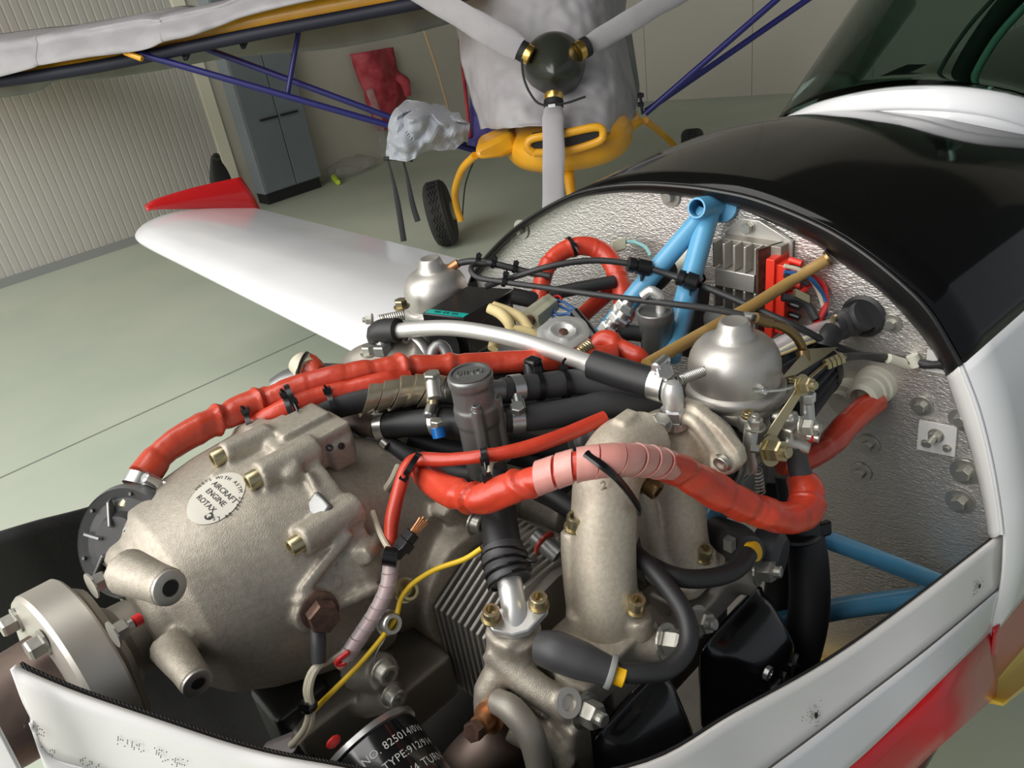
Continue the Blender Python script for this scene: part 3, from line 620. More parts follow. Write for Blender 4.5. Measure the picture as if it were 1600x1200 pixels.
R3 = [PX(1522, 1105, .738), P(1470, 1142, .72), P(1405, 1196, .69), P(1350, 1260, .66), P(1250, 1380, .60), P(850, 1520, .56), P(500, 1500, .55), P(380, 1470, .55), P(300, 1430, .55), P(210, 1420, .55), P(150, 1400, .55), P(110, 1290, .49)]
R4 = [p + V((0, 0.18, -0.16)) for p in R3]
RI = [p + V((0, 0.002, -0.035)) for p in R0]
def skin(rows, name, m, nv=6, th=0.004, par=cw_, subr=70):
    b = NB(); grid(b, rows, subr, nv); return obj(name, b, m, par, solid=th, soff=0)
skin([R0, [p.lerp(q, .5) + (p - q).cross(R0[0] - R0[4]).normalized() * 0.001 for p, q in zip(R0, R1)], R1], 'lip_strip', 'cowl_white')
e_, _ = sample([p + V((0, -0.002, 0.0)) for p in R1[:6]], 60); b = NB(); tube(b, [q[0] for q in e_], 0.0009, 6, 0.01); obj('seam', b, 'dirt_print', cw_)
off = lambda r, k: [p + V((0, -0.003 * k, 0)) for p in r]
skin([off(R1, 1), off(R2, 1)], 'outer_skin', 'gel_white')
skin([off(R2, 1), off(R3, 1.5), R4], 'red_stripe', 'red_paint', 8)
def inw(r, k): return [p + V((.004, k, -.003)) for p in r]
b = NB(); grid(b, [inw(R0, .004), inw(R1, .010), inw(R2, .014), inw(R3, .016), inw(R4, .01)], 70, 20); obj('inner_skin', b, 'carbon', cw_, solid=0.002)
# far side of the cowling: dark woven inside, its upper edge rising to the left
fr0 = [P(-120, 868, .78), P(0, 831, .80), P(60, 813, .82), P(130, 795, .85), (P(230, 765, .90)), P(420, 690, 1.0), PX(742, 436, .738)]
b = NB(); grid(b, [fr0, [p + V((0, -.01, -.10)) for p in fr0], [p + V((0, -.06, -.25)) for p in fr0], [p + V((0, -.25, -.42)) for p in fr0]], 50, 16); obj('far_inner_skin', b, 'carbon', cw_, solid=0.004)
b = NB(); fo = [p + V((0, .008, -.006)) for p in fr0]; grid(b, [fo, [p + V((0, .0, -.10)) for p in fo], [p + V((0, -.05, -.25)) for p in fo]], 40, 10); obj('far_outer_skin', b, 'gel_white', cw_, solid=0.003)
# cowl floor
b = NB(); box(b, V((0.36, 0.56, 0.66)), X, Y, Z, 0.80, 0.8, 0.01); obj('cowl_floor', b, 'floor_dusty', cw_, smooth=False)
b = NB(); prism(b, [P(-60, 1060, .40), P(-10, 1120, .41), P(34, 1205, .42), P(60, 1280, .43), P(-60, 1280, .43)], V((0.0, 0.01, -0.004))); tag(obj('nose_bowl_edge', b, 'cowl_white', bevel=0.002), 'white panel corner at the lower left ahead of the propeller flange', 'panel')
# screw holes with smudges, printed grime on the lip
def oncowl(px, py, dw=-0.0012):
    # nearest point of the lip surface in that direction
    best = None
    e0, _ = sample(R0, 200); e1, _ = sample(R1, 200)
    o = CAM; r = ray(px, py).normalized()
    for i in range(200):
        for j in range(0, 41):
            q = e0[i][0].lerp(e1[i][0], j / 40); dd = (q - o).cross(r).length
            if best is None or dd < best[0]: best = (dd, q, e0[i][0] - e1[i][0], e0[i + 1][0] - e0[i][0])
    n = best[2].cross(best[3]).normalized()
    if n.dot(CAM - best[1]) < 0: n = -n
    return best[1] + n * 0.0035, n, best[3].normalized()
for (x_, y_) in ((1268, 1117), (1523, 914)):
    p, n, t_ = oncowl(x_, y_); b = NB(); lathe(b, [(.0021, 0), (.0021, .0006), (.0010, .0005)], p, n, 16); obj('screw_hole', b, 'black_matte', cw_)
    b = NB(); rnd = random.Random(int(x_))
    for k in range(46):
        a_ = rnd.uniform(0, 6.28); q = abs(rnd.gauss(0, 1)) * 0.006 + .002; u, v, _n = frame(n, t_)
        lathe(b, [(rnd.uniform(.0003, .0006), 0), (.0002, .0004)], p - n * .0008 + u * math.cos(a_) * q * 1.0 + v * math.sin(a_) * q * 0.7, n, 5)
    o = obj('smudge', b, 'dirt_print', cw_); o['kind'] = 'stuff'
for (x0, y0, dx, dy_, nn) in ((60, 1130, 22, 12, 20), (80, 1172, 14, 12, 14), (205, 1160, 26, 10, 26), (270, 1180, 30, 14, 34), (150, 1188, 22, 8, 18)):
    p, n, t_ = oncowl(x0, y0); u, v, _n = frame(n, t_); b = NB(); rnd = random.Random(x0)
    for k in range(nn):
        q = p - n * .0008 + u * (round(rnd.uniform(-1, 1) * dx / 4) * 4) * .00036 + v * (round(rnd.uniform(-1, 1) * dy_ / 4) * 4) * .00036
        lathe(b, [(.0004, 0), (.0003, .0004)], q, n, 5)
    o = obj('smudge', b, 'dirt_print', cw_); o['kind'] = 'stuff'

# ================================================================ ENGINE FRONT
from mathutils.bvhtree import BVHTree
AXZ = 1.19
def surf(bvh, px, py):
    r = ray(px, py).normalized(); h = bvh.ray_cast(CAM, r)
    return (h[0], h[1]) if h[0] is not None else (P(px, py, .6), -r)
gb = thing('gearbox_housing', 'sand-cast aluminium gearbox housing at the front of the engine', 'gearbox', V((0.12, 0.555, 1.05)))
def ringset(bm, st, seg=64):
    rings = []
    for x_, yc, zc_, r in st:
        rings.append([bm.verts.new((x_, yc + r * math.cos(2 * math.pi * i / seg), zc_ + r * math.sin(2 * math.pi * i / seg))) for i in range(seg)])
    ring_faces(bm, rings)
GST = [(.050, .553, 1.190, .050), (.050, .553, 1.190, .057), (.057, .553, 1.190, .063), (.066, .553, 1.189, .067), (.071, .553, 1.189, .074), (.080, .553, 1.188, .084), (.11, .553, 1.182, .097), (.145, .553, 1.177, .107), (.175, .553, 1.172, .113), (.188, .553, 1.171, .115), (.1881, .553, 1.171, .119), (.206, .553, 1.171, .119), (.2061, .553, 1.171, .09)]
pb = NB(); ringset(pb, GST); bmesh.ops.recalc_face_normals(pb, faces=pb.faces); pre = BVHTree.FromBMesh(pb); pb.free()
b = NB(); ringset(b, GST)
def boss(bm, tip, d_, L, r, r2=None, seg=20): lathe(bm, [(r2 or r * 1.3, -L), (r * 1.02, -L * .3), (r, 0)], tip, d_, seg)
nY = -Y; nX = -X
# two threaded bosses facing the viewer
bt1 = P(264, 918, .487); boss(b, bt1, (nY + V((.25, 0, .1))), .05, .0125, .016)
bt2 = P(308, 1066, .525); boss(b, bt2, (nY + V((0, 0, -.1))), .045, .0115, .015)
# bolt bosses running along X
def sb(px, py, up=0.006): 
    p, n = surf(pre, px, py); return p + n * up, n
bosses = []
for (hx, hy, ex, ey, r_) in ((405, 753, 470, 718, .0120), (467, 848, 535, 812, .0120), (352, 720, 400, 695, .0100)):
    p, n = sb(hx, hy, .006); q = p + X * ((ex - hx) * .00060 + .012) - n * .004 ; bosses.append((p, n))
    lathe(b, [(r_, 0), (r_ * 1.05, .02), (r_ * 1.15, (q - p).length)], p, q - p, 20)
# rib running down right of centre, triangular web, top block lugs
def bar(p, q, wd_, ht, n): 
    d_ = (q - p); s_ = d_.cross(n).normalized(); prism(b, [p - s_ * wd_ / 2 - n * .01, p + s_ * wd_ / 2 - n * .01, p + s_ * wd_ / 2 * .8 + n * ht, p - s_ * wd_ / 2 * .8 + n * ht], d_)
def barpx(a_, c_, wd_, ht): 
    p, n = surf(pre, *a_); q, n2 = surf(pre, *c_); bar(p, q, wd_, ht, ((n + n2) / 2).normalized())
barpx((545, 830), (470, 925), .010, .006); barpx((470, 925), (500, 955), .02, .006); barpx((528, 840), (565, 925), .006, .004)
barpx((500, 955), (590, 915), .010, .007); barpx((480, 740), (530, 840), .006, .005); barpx((415, 690), (470, 735), .010, .006)
barpx((330, 745), (420, 668), .004, .002)
p, n = surf(pre, 492, 955); lathe(b, [(.020, -.02), (.0165, .006)], p, n, 24)
p, n = surf(pre, 455, 740); lathe(b, [(.012, -.01), (.010, .010), (.006, .013)], p, n, 16)
p, n = surf(pre, 575, 860); lathe(b, [(.008, -.02), (.008, .010)], p, nX + n * .6, 16)
for (x_, y_, sx, sy, sz) in ((505, 690, .040, .034, .030), (528, 706, .022, .020, .024), (470, 668, .045, .03, .018), (430, 672, .03, .02, .012)):
    box(b, P(x_, y_, .640), X, Y, Z, sx, sy, sz)
hs = obj('casting', b, 'cast', gb, remesh=0.0020, sm=5)
dg = bpy.context.evaluated_depsgraph_get(); dg.update()
ev = hs.evaluated_get(dg); me = ev.to_mesh(); tb = NB(); tb.from_mesh(me); 
for v in tb.verts: v.co += WL[gb]
gbv = BVHTree.FromBMesh(tb); tb.free(); ev.to_mesh_clear()
# machined threaded ends
for p, d_, r_ in ((bt1, (nY + V((.25, 0, .1))).normalized(), .0115), (bt2, (nY + V((0, 0, -.1))).normalized(), .0105)):
    m_ = NB(); lathe(m_, [(r_, -.003), (r_, .0015), (r_ * .9, .002), (r_ * .5, .002), (r_ * .35, -.004), (.0003, -.012)], p, d_, 32); obj('threaded_boss', m_, 'machined', hs); m_ = NB(); lathe(m_, [(r_ * .42, .0017), (r_ * .38, .0021)], p, d_, 24); obj('bore', m_, 'black_matte', hs)  # black disc laid over each hole paints the shade inside it
for p, n in bosses: sockbolt(p + X * .004, nX, .0072, gb, 'gold_zinc', h=.013)
p, n = surf(gbv, 389, 786) 
p, n = surf(gbv, 498, 952)
m_ = NB(); lathe(m_, [(.0145, 0), (.0145, .004), (.0125, .005)], p, n, 24); obj('washer', m_, 'copper_rust', gb)
hexbolt(p + n * .005, n, .021, gb, 'copper_rust', h=.012, washer=False)
p, n = surf(gbv, 375, 800); 
m_ = NB(); q, n = surf(gbv, 500, 792); u, v, _ = frame(n, X); box(m_, q + n * .001, u, v, n, .016, .020, .006); obj('machined_pad', m_, 'cast_grey', gb, bevel=.002)
for (x_, y_) in ((533, 697), (515, 700)):
    m_ = NB(); q, n = surf(gbv, x_, y_); lathe(m_, [(.0030, 0), (.0030, .0012), (.0016, .001), (.0014, -.001)], q, n, 14); obj('threaded_hole', m_, 'dark_metal', gb)
m_ = NB(); rr = []; 
for i in range(65):
    a_ = i / 64 * 2 * math.pi; rr.append(V((.2062, .553 + .1195 * math.cos(a_), 1.171 + .1195 * math.sin(a_))))
tube(m_, rr, .0018, 8, .01); m_.free()
for x_, y_, r_ in ((523, 880, .003), (525, 908, .0045)):
    q, n = surf(gbv, x_, y_); m_ = NB(); lathe(m_, [(r_ * .7, -.001), (r_ * .7, .0007), (r_, .0007), (r_, -.001)], q, n, 24, cap0=False, cap1=False); obj('cast_ring', m_, 'cast', hs)
# oval data plate
pc, n = surf(gbv, 338, 777); ul = (P(352, 735, .56) - P(322, 812, .56)); ux_ = (ul - n * ul.dot(n)).normalized(); vx_ = n.cross(ux_)
def drop(q, h=.0006):
    r = gbv.ray_cast(q + n * .03, -n); return (r[0] + r[1] * h) if r[0] is not None else q
m_ = NB(); rings = []
for k in range(0, 9):
    rings.append([m_.verts.new(drop(pc + ux_ * .0245 * k / 8 * math.cos(a_) * 1.0 + vx_ * .0185 * k / 8 * math.sin(a_))) for a_ in [2 * math.pi * i / 48 for i in range(48)]] if k else None)
c0 = m_.verts.new(drop(pc)); 
for i in range(48): m_.faces.new((c0, rings[1][i], rings[1][(i + 1) % 48]))
for k in range(1, 8):
    for i in range(48): m_.faces.new((rings[k][i], rings[k][(i + 1) % 48], rings[k + 1][(i + 1) % 48], rings[k + 1][i]))
ovp = obj('oval_plate', m_, 'label_cream', gb, label='oval cream data plate reading AIRCRAFT ENGINE')
E1 = P(325, 757, .56) - P(385, 790, .56)
rd = P(392, 790, .56) - P(345, 738, .56); rd = (rd - n * rd.dot(n)).normalized(); rup = n.cross(rd)
if rup.dot(ux_) < 0: rup = -rup
def tx(s, size, cx_, cy_, sp=1.0): textmesh(s, size, None, rd, n.cross(rd), 'ink', ovp, 'lettering', 0.00008, curve=lambda q: drop(pc + rd * (cx_ + q.x) + rup * (cy_ + q.y), .0008 + q.z), spacing=sp)
tx('AIRCRAFT', .0062, .001, .0065); tx('ENGINE', .0062, .000, -.0005); tx('ROTAX', .0062, -.001, -.0085)
m_ = NB(); lathe(m_, [(.0032, 0), (.0032, .0003), (.0018, .0003), (.0018, 0)], drop(pc + rd * .0095 - rup * .0135, .0005), n, 20); obj('printed_mark', m_, 'ink', ovp)
s = 'MEETS WITH ASTM 2339-04 LSA'
for i, ch in enumerate(s):
    if ch == ' ': continue
    a_ = math.radians(195 - i * 9.6); cxx, cyy = math.cos(a_), math.sin(a_)
    ctr = rd * cxx * .0196 + rup * cyy * .0172; tdir = (rd * cyy - rup * cxx).normalized(); rdir = (rd * cxx + rup * cyy).normalized()
    textmesh(ch, .0042, None, tdir, rdir, 'ink', ovp, 'lettering', .00005, curve=lambda q, ctr=ctr, tdir=tdir, rdir=rdir: drop(pc + ctr + tdir * q.x + rdir * q.y, .0008 + q.z))
# ---------------------------------------------------------------- propeller flange
fc = V((.008, .545, 1.188)); FA = V((1, .13, -.11)).normalized()
pf = thing('propeller_flange', 'thick machined propeller flange and hub left of the gearbox', 'flange', fc)
b = NB(); lathe(b, [(.03, -.024), (.058, -.024), (.067, -.022), (.069, -.019), (.069, .004), (.067, .006), (.03, .006)], fc, FA, 72); obj('spacer_ring', b, 'machined', pf, flat_angle=25)
b = NB(); lathe(b, [(.03, .008), (.056, .008), (.058, .010), (.054, .015), (.038, .018), (.030, .026), (.029, .040)], fc, FA, 48, flute=lambda a_, h: 1 + (0.05 * math.cos(6 * a_) if h < .016 else 0)); obj('rear_flange', b, 'cast_dark', pf)
b = NB(); lathe(b, [(.040, -.024), (.038, -.06), (.034, -.10), (.032, -.2)], fc, FA, 40); obj('hub_sleeve', b, 'pipe_brown', pf)
fau, fav, _ = frame(FA)
for k in range(6):
    a_ = math.radians(60 * k + 22); q = fc + (fau * math.cos(a_) + fav * math.sin(a_)) * .054
    hexbolt(q - FA * .024, -FA, .0135, pf, 'zinc', h=.010)
for x_, y_, w_ in ((142, 916, .53), (176, 992, .515)):
    q = P(x_, y_, w_); n_ = nutstud(q, FA, .0120, pf, 'zinc'); b = NB(); lathe(b, [(.0042, 0), (.0042, .005), (.002, .006)], q + FA * .015, FA, 10); obj('paint_mark', b, 'wire_red', n_)
# red strap and brass end
b = NB(); tube(b, PP((188, 1045, .56), (196, 1062, .56)), .006, 12, .004); tube(b, PP((196, 1060, .56), (205, 1075, .56)), .009, 6, .004); o = tag(obj('clamp_fitting', b, 'gold_zinc'), 'small brass fitting at the head of the red strap', 'fitting')
b = NB(); tube(b, PP((203, 1074, .56), (213, 1095, .56), (218, 1125, .56), (216, 1160, .57)), .012, 12, .004, flat=.3); tag(obj('red_strap', b, 'wire_red'), 'bright red strap hanging between flange and gearbox', 'strap')
# ---------------------------------------------------------------- ribbed round cover behind the gearbox
dc = P(196, 846, .60); dn = V((-.62, -.42, .52)).normalized()
rc = thing('round_ribbed_cover', 'dark round ribbed cover with polished rim behind the gearbox', 'cover', dc)
b = NB(); lathe(b, [(.020, .010), (.024, .004), (.034, .001), (.039, .003), (.0415, .004), (.0415, -.012), (.02, -.014)], dc, dn, 64); dsh = obj('dish', b, 'dish_grey', rc, flat_angle=25)
b = NB(); lathe(b, [(.0415, -.014), (.0445, -.012), (.0450, -.002), (.0435, .0015), (.0415, .0045), (.0412, -.012)], dc, dn, 64, cap0=False, cap1=False); obj('rim', b, 'cast_grey', rc)
b = NB(); lathe(b, [(.0135, 0), (.0135, .008), (.0115, .010), (.0105, .006), (.001, .006)], dc, dn, 32); obj('bearing_hub', b, 'cast_dark', rc)
u, v, _ = frame(dn)
for k in range(6):
    a_ = k * math.pi / 3 + .4; d_ = u * math.cos(a_) + v * math.sin(a_)
    b = NB(); prism(b, [dc + d_ * .011 + dn * .004, dc + d_ * .036 + dn * .003, dc + d_ * .033 + dn * .008, dc + d_ * .013 + dn * .014], d_.cross(dn) * .0026); obj('rib', b, 'cast_grey', dsh, bevel=.0008)
    a_ += .5; d_ = u * math.cos(a_) + v * math.sin(a_); b = NB(); lathe(b, [(.0016, 0), (.0014, .0012)], dc + d_ * .0375 + dn * .003, dn, 12); obj('rivet', b, 'dark_metal', dsh)
b = NB(); tube(b, [P(208, 838, .592), P(235, 824, .60), P(270, 812, .615)], [.0095, .0105, .014], 24, .004); obj('shaft_neck', b, 'cast_dark', rc)
# from here on the firewall is the aft limit of the engine bay
_P0 = P
def P(px, py, w):
    q = _P0(px, py, w)
    return q if q.x < FX - .006 else PX(px, py, FX - .006)
# ================================================================ ENGINE BODY
def clampband(name, p, ax, r, w, parent, m='steel', screw=None, sm='zinc'):
    b = NB(); ax = ax.normalized(); lathe(b, [(r, -w / 2), (r * 1.05, -w / 2), (r * 1.05, w / 2), (r, w / 2)], p, ax, 36, cap0=False, cap1=False)
    if screw is not None:
        s_ = (screw - ax * screw.dot(ax)).normalized(); t_ = ax.cross(s_)
        box(b, p + s_ * (r * 1.05 + .003), ax, t_, s_, w * .95, .011, .006); lathe(b, [(.0042, 0), (.0042, .018), (.0030, .019)], p + s_ * (r * 1.05 + .005) - t_ * .009, t_, 12)
    return obj(name, b, m, parent, solid=.0006)
def tie(p, ax, r, parent=None, label=None, head=None, w=.0045, m='cable_tie', group=None):
    b = NB(); ax = ax.normalized(); lathe(b, [(r, -w / 2), (r * 1.06 + .0004, -w / 2), (r * 1.06 + .0004, w / 2), (r, w / 2)], p, ax, 28, cap0=False, cap1=False)
    s_ = head if head is not None else (CAM - p); s_ = (s_ - ax * s_.dot(ax)).normalized(); t_ = ax.cross(s_)
    box(b, p + s_ * (r * 1.06 + .002), ax, t_, s_, w * 1.5, .006, .005)
    k_ = min(1, r / .011); tube(b, [p + s_ * (r + .003), p + s_ * (r + .006 * k_ + .002) + t_ * .003 * k_, p + s_ * (r + .008 * k_ + .002) + t_ * .009 * k_], .0012, 6, .003)
    o = obj('cable_tie', b, m, parent, flat_angle=30)
    if parent is None: tag(o, label, 'cable tie', group or 'black cable ties')
    return o
def hose(name, label, cat, pts, r, m, seg=20, mod=None, step=.004, group=None, **k):
    o = obj(name, tube(NB(), PP(*pts), r, seg, step, mod=mod, **k), m); tag(o, label, cat, group); return o
def rrect(hw, hh, rad, n=5):
    o = []
    for sx, sy, a0 in ((1, 1, 0), (-1, 1, 90), (-1, -1, 180), (1, -1, 270)):
        for i in range(n + 1):
            a = math.radians(a0 + 90 * i / n); o.append((sx * (hw - rad) + rad * math.cos(a), sy * (hh - rad) + rad * math.sin(a)))
    return o
def rloft(bm, c, ux, uy, n, st):               # st: (hw, hh, h, rad, dx, dy)
    rings = []
    for s in st:
        hw, hh, h, rad = s[:4]; dx, dy = (s[4], s[5]) if len(s) > 4 else (0, 0)
        rings.append([bm.verts.new(c + ux * (a + dx) + uy * (e + dy) + n * h) for a, e in rrect(hw, hh, rad)])
    ring_faces(bm, rings); return bm
# crankcase
cc_ = thing('crankcase', 'cast aluminium crankcase in the middle of the engine behind the gearbox', 'crankcase', V((.4, .555, 1.0)))
b = NB(); ringset(b, [(.208, .553, 1.165, .10), (.225, .553, 1.155, .106), (.26, .553, 1.145, .100), (.31, .553, 1.135, .088), (.45, .553, 1.125, .086), (.56, .553, 1.125, .08)])
box(b, V((.40, .555, 1.08)), X, Y, Z, .34, .15, .16)
cyl(b, V((.285, .55, 1.115)), V((.285, .435, 1.115)), .062, .058); cyl(b, V((.43, .55, 1.115)), V((.43, .42, 1.115)), .062, .058)
for a_, c_, r_ in (((560, 905), (660, 880), .012), ((690, 790), (745, 820), .011), ((575, 1050), (640, 1020), .012)):
    cyl(b, P(*a_, .66), P(*c_, .70), r_)
for a_, c_ in (((640, 790), (780, 800)), ((690, 775), (760, 835)), ((600, 790), (690, 790))):
    tube(b, [P(*a_, .715), P(*c_, .70)], .008, 10, .01)
tube(b, PP((800, 830, .70), (840, 850, .68), (880, 850, .67)), .010, 12, .01)
obj('casting', b, 'cast', cc_, remesh=.0030, sm=6)
for (x_, y_, w_, d_) in ((738, 818, .665, nY + X * .3), (632, 922, .60, nY + Z * .5), (597, 1046, .58, nY), (605, 972, .585, nY + Z * .4), (612, 1083, .60, nY)):
    sockbolt(P(x_, y_, w_), d_, .008, cc_, 'zinc' if x_ != 632 else 'gold_zinc', h=.010)
b = NB(); cyl(b, P(838, 838, .66), P(875, 870, .645), .009); obj('push_rod_tube', b, 'cast_grey', cc_)
b = NB(); lathe(b, [(.0095, 0), (.0115, .001), (.0115, .003), (.0095, .004)], P(848, 846, .655), P(875, 870, .645) - P(838, 838, .66), 20); obj('red_seal', b, 'sleeve_red', cc_)
# lower front bits between gearbox and oil filter
b = NB(); cyl(b, P(560, 1045, .64), P(600, 1050, .605), .018, .015); cyl(b, P(570, 1100, .65), P(615, 1085, .61), .012); box(b, P(520, 1110, .66), X, Y, Z, .08, .05, .05); box(b, P(640, 1060, .68), X, Y, Z, .06, .06, .05)
tag(obj('oil_pump_housing', b, 'cast_dark', remesh=.0026), 'dark cast oil pump housing between gearbox and black oil filter', 'oil pump')
# oil filter
od = (V((-.05, -.90, -.38))).normalized(); oc = P(574, 1168, .575) + od * .072
of = thing('oil_filter', 'glossy black canister oil filter with white lettering', 'oil filter', oc)
of_r = .0395
b = NB(); lathe(b, [(.030, -.072), (.0385, -.07), (of_r, -.066), (of_r, -.006), (.0375, 0.002), (.033, .006), (.012, .008), (.002, .008)], oc, od, 72); can = obj('canister', b, 'filter_black', of)
b = NB(); lathe(b, [(.040, -.074), (.0415, -.073), (.0415, -.069), (.040, -.068)], oc, od, 64); obj('rim', b, 'steel', of)
fu_, fv_, _ = frame(od, Z); 
def oncan(h0, a0):
    def f(q):
        a = a0 + q.x / of_r; return oc + od * (h0 + q.y) + (fu_ * math.cos(a) + fv_ * math.sin(a)) * (of_r + .0005 + q.z)
    return f
sgn = -1
def oncan2(h0, a0):
    def f(q):
        a = a0 + sgn * q.x / of_r; return oc + od * (h0 + q.y) + (fu_ * math.cos(a) + fv_ * math.sin(a)) * (of_r + .0005 + q.z)
    return f
cdir = CAM - (oc - od * .045); ca = math.atan2(cdir.dot(fv_), cdir.dot(fu_))
def cyltext(s, size, h0, a0, sg, flip):
    def f(q):
        a = a0 + sg * q.x / of_r; return oc + od * (h0 + flip * q.y) + (fu_ * math.cos(a) + fv_ * math.sin(a)) * (of_r + .0006)
    textmesh(s, size, None, X, Y, 'print_white', can, 'lettering', 0.0, curve=f, spacing=1.05)
for s, sz, h_ in (('PART NO. 825014/016', .0080, -.054), ('ENGINE TYPE:912/914', .0080, -.042), ('TIGHTEN 3/4 TURN', .0088, -.029)):
    cyltext(s, sz, h_, ca - .22, -1, -1)
b = NB(); bmesh.ops.create_icosphere(b, subdivisions=2, radius=.004); 
for v in b.verts: v.co = P(521, 1159, .555) + V((v.co.x * 1.5, v.co.y * .7, v.co.z * 1.2))
tag(obj('red_sealant_dab', b, 'wire_red'), 'small dab of red sealant at the left rim of the oil filter', 'sealant')
# cylinders with cooling fins: plates across the lateral axis, each a fin of its own
def fins(name, label, cpx, y0, y1, n, up, upl, down, th=.0030, m='fin_metal', depth=.12):
    t = thing(name, label, 'cylinder', PY(*cpx, (y0 + y1) / 2) - Z * .1)
    c0 = PY(*cpx, y0)
    for k in range(n):
        y_ = y0 + (y1 - y0) * k / (n - 1); c = V((c0.x + .00035 * k, y_, c0.z))
        a = c + X * up[0] + Z * up[1]; e = c - Z * down
        poly = [c, a, a + X * upl, a + X * (upl + .03) - Z * .03, a + X * (upl + .03) - Z * (up[1] + down), e + X * .03 - Z * .04, e]
        b = NB(); prism(b, poly, Y * th); obj('fin', b, m, t, smooth=False, bevel=.0006, bseg=1)
    b = NB(); cyl(b, V((c0.x + .075, y0 + .03, c0.z - .03)), V((c0.x + .075, y1 - .01, c0.z - .03)), .052); obj('barrel', b, 'cast_dark', t)
    return t
cy1 = fins('engine_cylinder', 'finned aluminium cylinder left of the silver coolant pipe', (681, 950), .430, .365, 10, (.045, .026), .06, .095)
cy2 = fins('engine_cylinder', 'finned aluminium cylinder partly hidden behind the two intake runners', (868, 815), .455, .385, 9, (.050, .026), .06, .075)
cy3 = fins('engine_cylinder', 'dark finned cylinder on the far side behind the gearbox', (540, 748), .620, .680, 8, (.045, .02), .07, .05, m='cast_dark')
# cylinder heads
def head(name, label, c, parts, bolts=(), m='cast_dark'):
    t = name; b = NB()
    for p in parts:
        if p[0] == 'b': box(b, p[1], X, Y, Z, *p[2])
        elif p[0] == 'c': cyl(b, p[1], p[2], p[3], p[4] if len(p) > 4 else p[3])
        else: tube(b, p[1], p[2], 12, .01)
    obj('head_casting', b, m, t, remesh=.0024, sm=5)
    return t
h1 = head(cy1, 'bare cast cylinder head under the silver coolant elbow', P(860, 1080, .60), [
    ('b', PY(850, 1110, .330) + V((.028, 0, -.012)), (.095, .060, .085)), ('b', P(955, 1015, .615), (.060, .050, .05)), ('c', P(800, 1060, .60), P(803, 982, .572), .020, .021), ('b', P(800, 981, .571), (.036, .026, .006)),
    ('t', PP((770, 1010, .575), (800, 1045, .57), (860, 1090, .56), (905, 1105, .56)), .012), ('t', PP((800, 1130, .565), (850, 1160, .56), (880, 1200, .56)), .013),
    ('t', PP((790, 1040, .575), (765, 1075, .575), (765, 1120, .58)), .012), ('c', P(875, 1120, .57), P(890, 1096, .545), .010), ('b', P(920, 1020, .60), (.075, .06, .03)),
    ('t', PP((960, 1000, .60), (1010, 1010, .60), (1040, 1010, .60)), .014), ('b', P(905, 1170, .57), (.02, .012, .06))], m='cast')
for (x_, y_) in ((768, 962), (842, 942)): sockbolt(P(x_, y_ + 4, .558), Z + nY * .15, .0062, h1, 'gold_zinc', h=.010)
b = NB(); lathe(b, [(.0105, -.002), (.0105, .001), (.006, .001), (.004, -.006), (.0003, -.01)], P(888, 1098, .541), nY + Z * .7, 24); obj('threaded_hole', b, 'machined', h1)
nutstud(P(913, 1110, .552), nY + Z * .25, .017, h1); nutstud(P(1040, 1003, .585), nY + Z * .35 + X * .2, .018, h1)
b = NB(); cyl(b, P(770, 1115, .565), P(748, 1135, .545), .008, .0075); lathe(b, [(.012, 0), (.012, .005)], P(768, 1118, .563), P(748, 1135, .545) - P(770, 1115, .565), 16); obj('exhaust_stud', b, 'copper', h1)
hexbolt(P(746, 1137, .543), P(748, 1135, .545) - P(770, 1115, .565), .013, h1, 'copper_rust', h=.008, washer=False)
h2 = head(cy2, 'bare cast cylinder head below the rear intake runner', P(1060, 960, .68), [
    ('b', PY(1045, 960, .345) + V((.0, 0, -.02)), (.12, .06, .08)), ('t', PP((1000, 960, .67), (1040, 990, .66), (1085, 975, .67)), .014), ('b', P(1090, 925, .70), (.08, .05, .03)), ('t', PP((1090, 905, .69), (1140, 890, .70), (1180, 900, .70)), .02)])
nutstud(P(1088, 970, .655), nY + Z * .4, .017, h2); nutstud(P(1183, 890, .685), nY + Z * .2 + X * .3, .018, h2)
b = NB(); tube(b, PP((1010, 975, .66), (1040, 995, .655), (1070, 985, .655)), .006, 10, .004); obj('drain_tube', b, 'cast_grey', h2)
# exhaust pipe
hose('exhaust_pipe', 'brown heat-stained exhaust pipe at the bottom beside the oil filter', 'exhaust pipe', [(690, 1260, .60), (730, 1200, .585), (770, 1165, .585), (810, 1160, .60), (850, 1180, .62)], [.021, .021, .021, .020, .018], 'pipe_brown', 28)
hose('exhaust_clamp_bow', 'curved bare metal bow holding the exhaust pipe to the head', 'clamp', [(775, 1095, .555), (800, 1110, .545), (830, 1150, .54), (845, 1210, .54)], [.009, .010, .010, .009], 'cast_dark', 18)
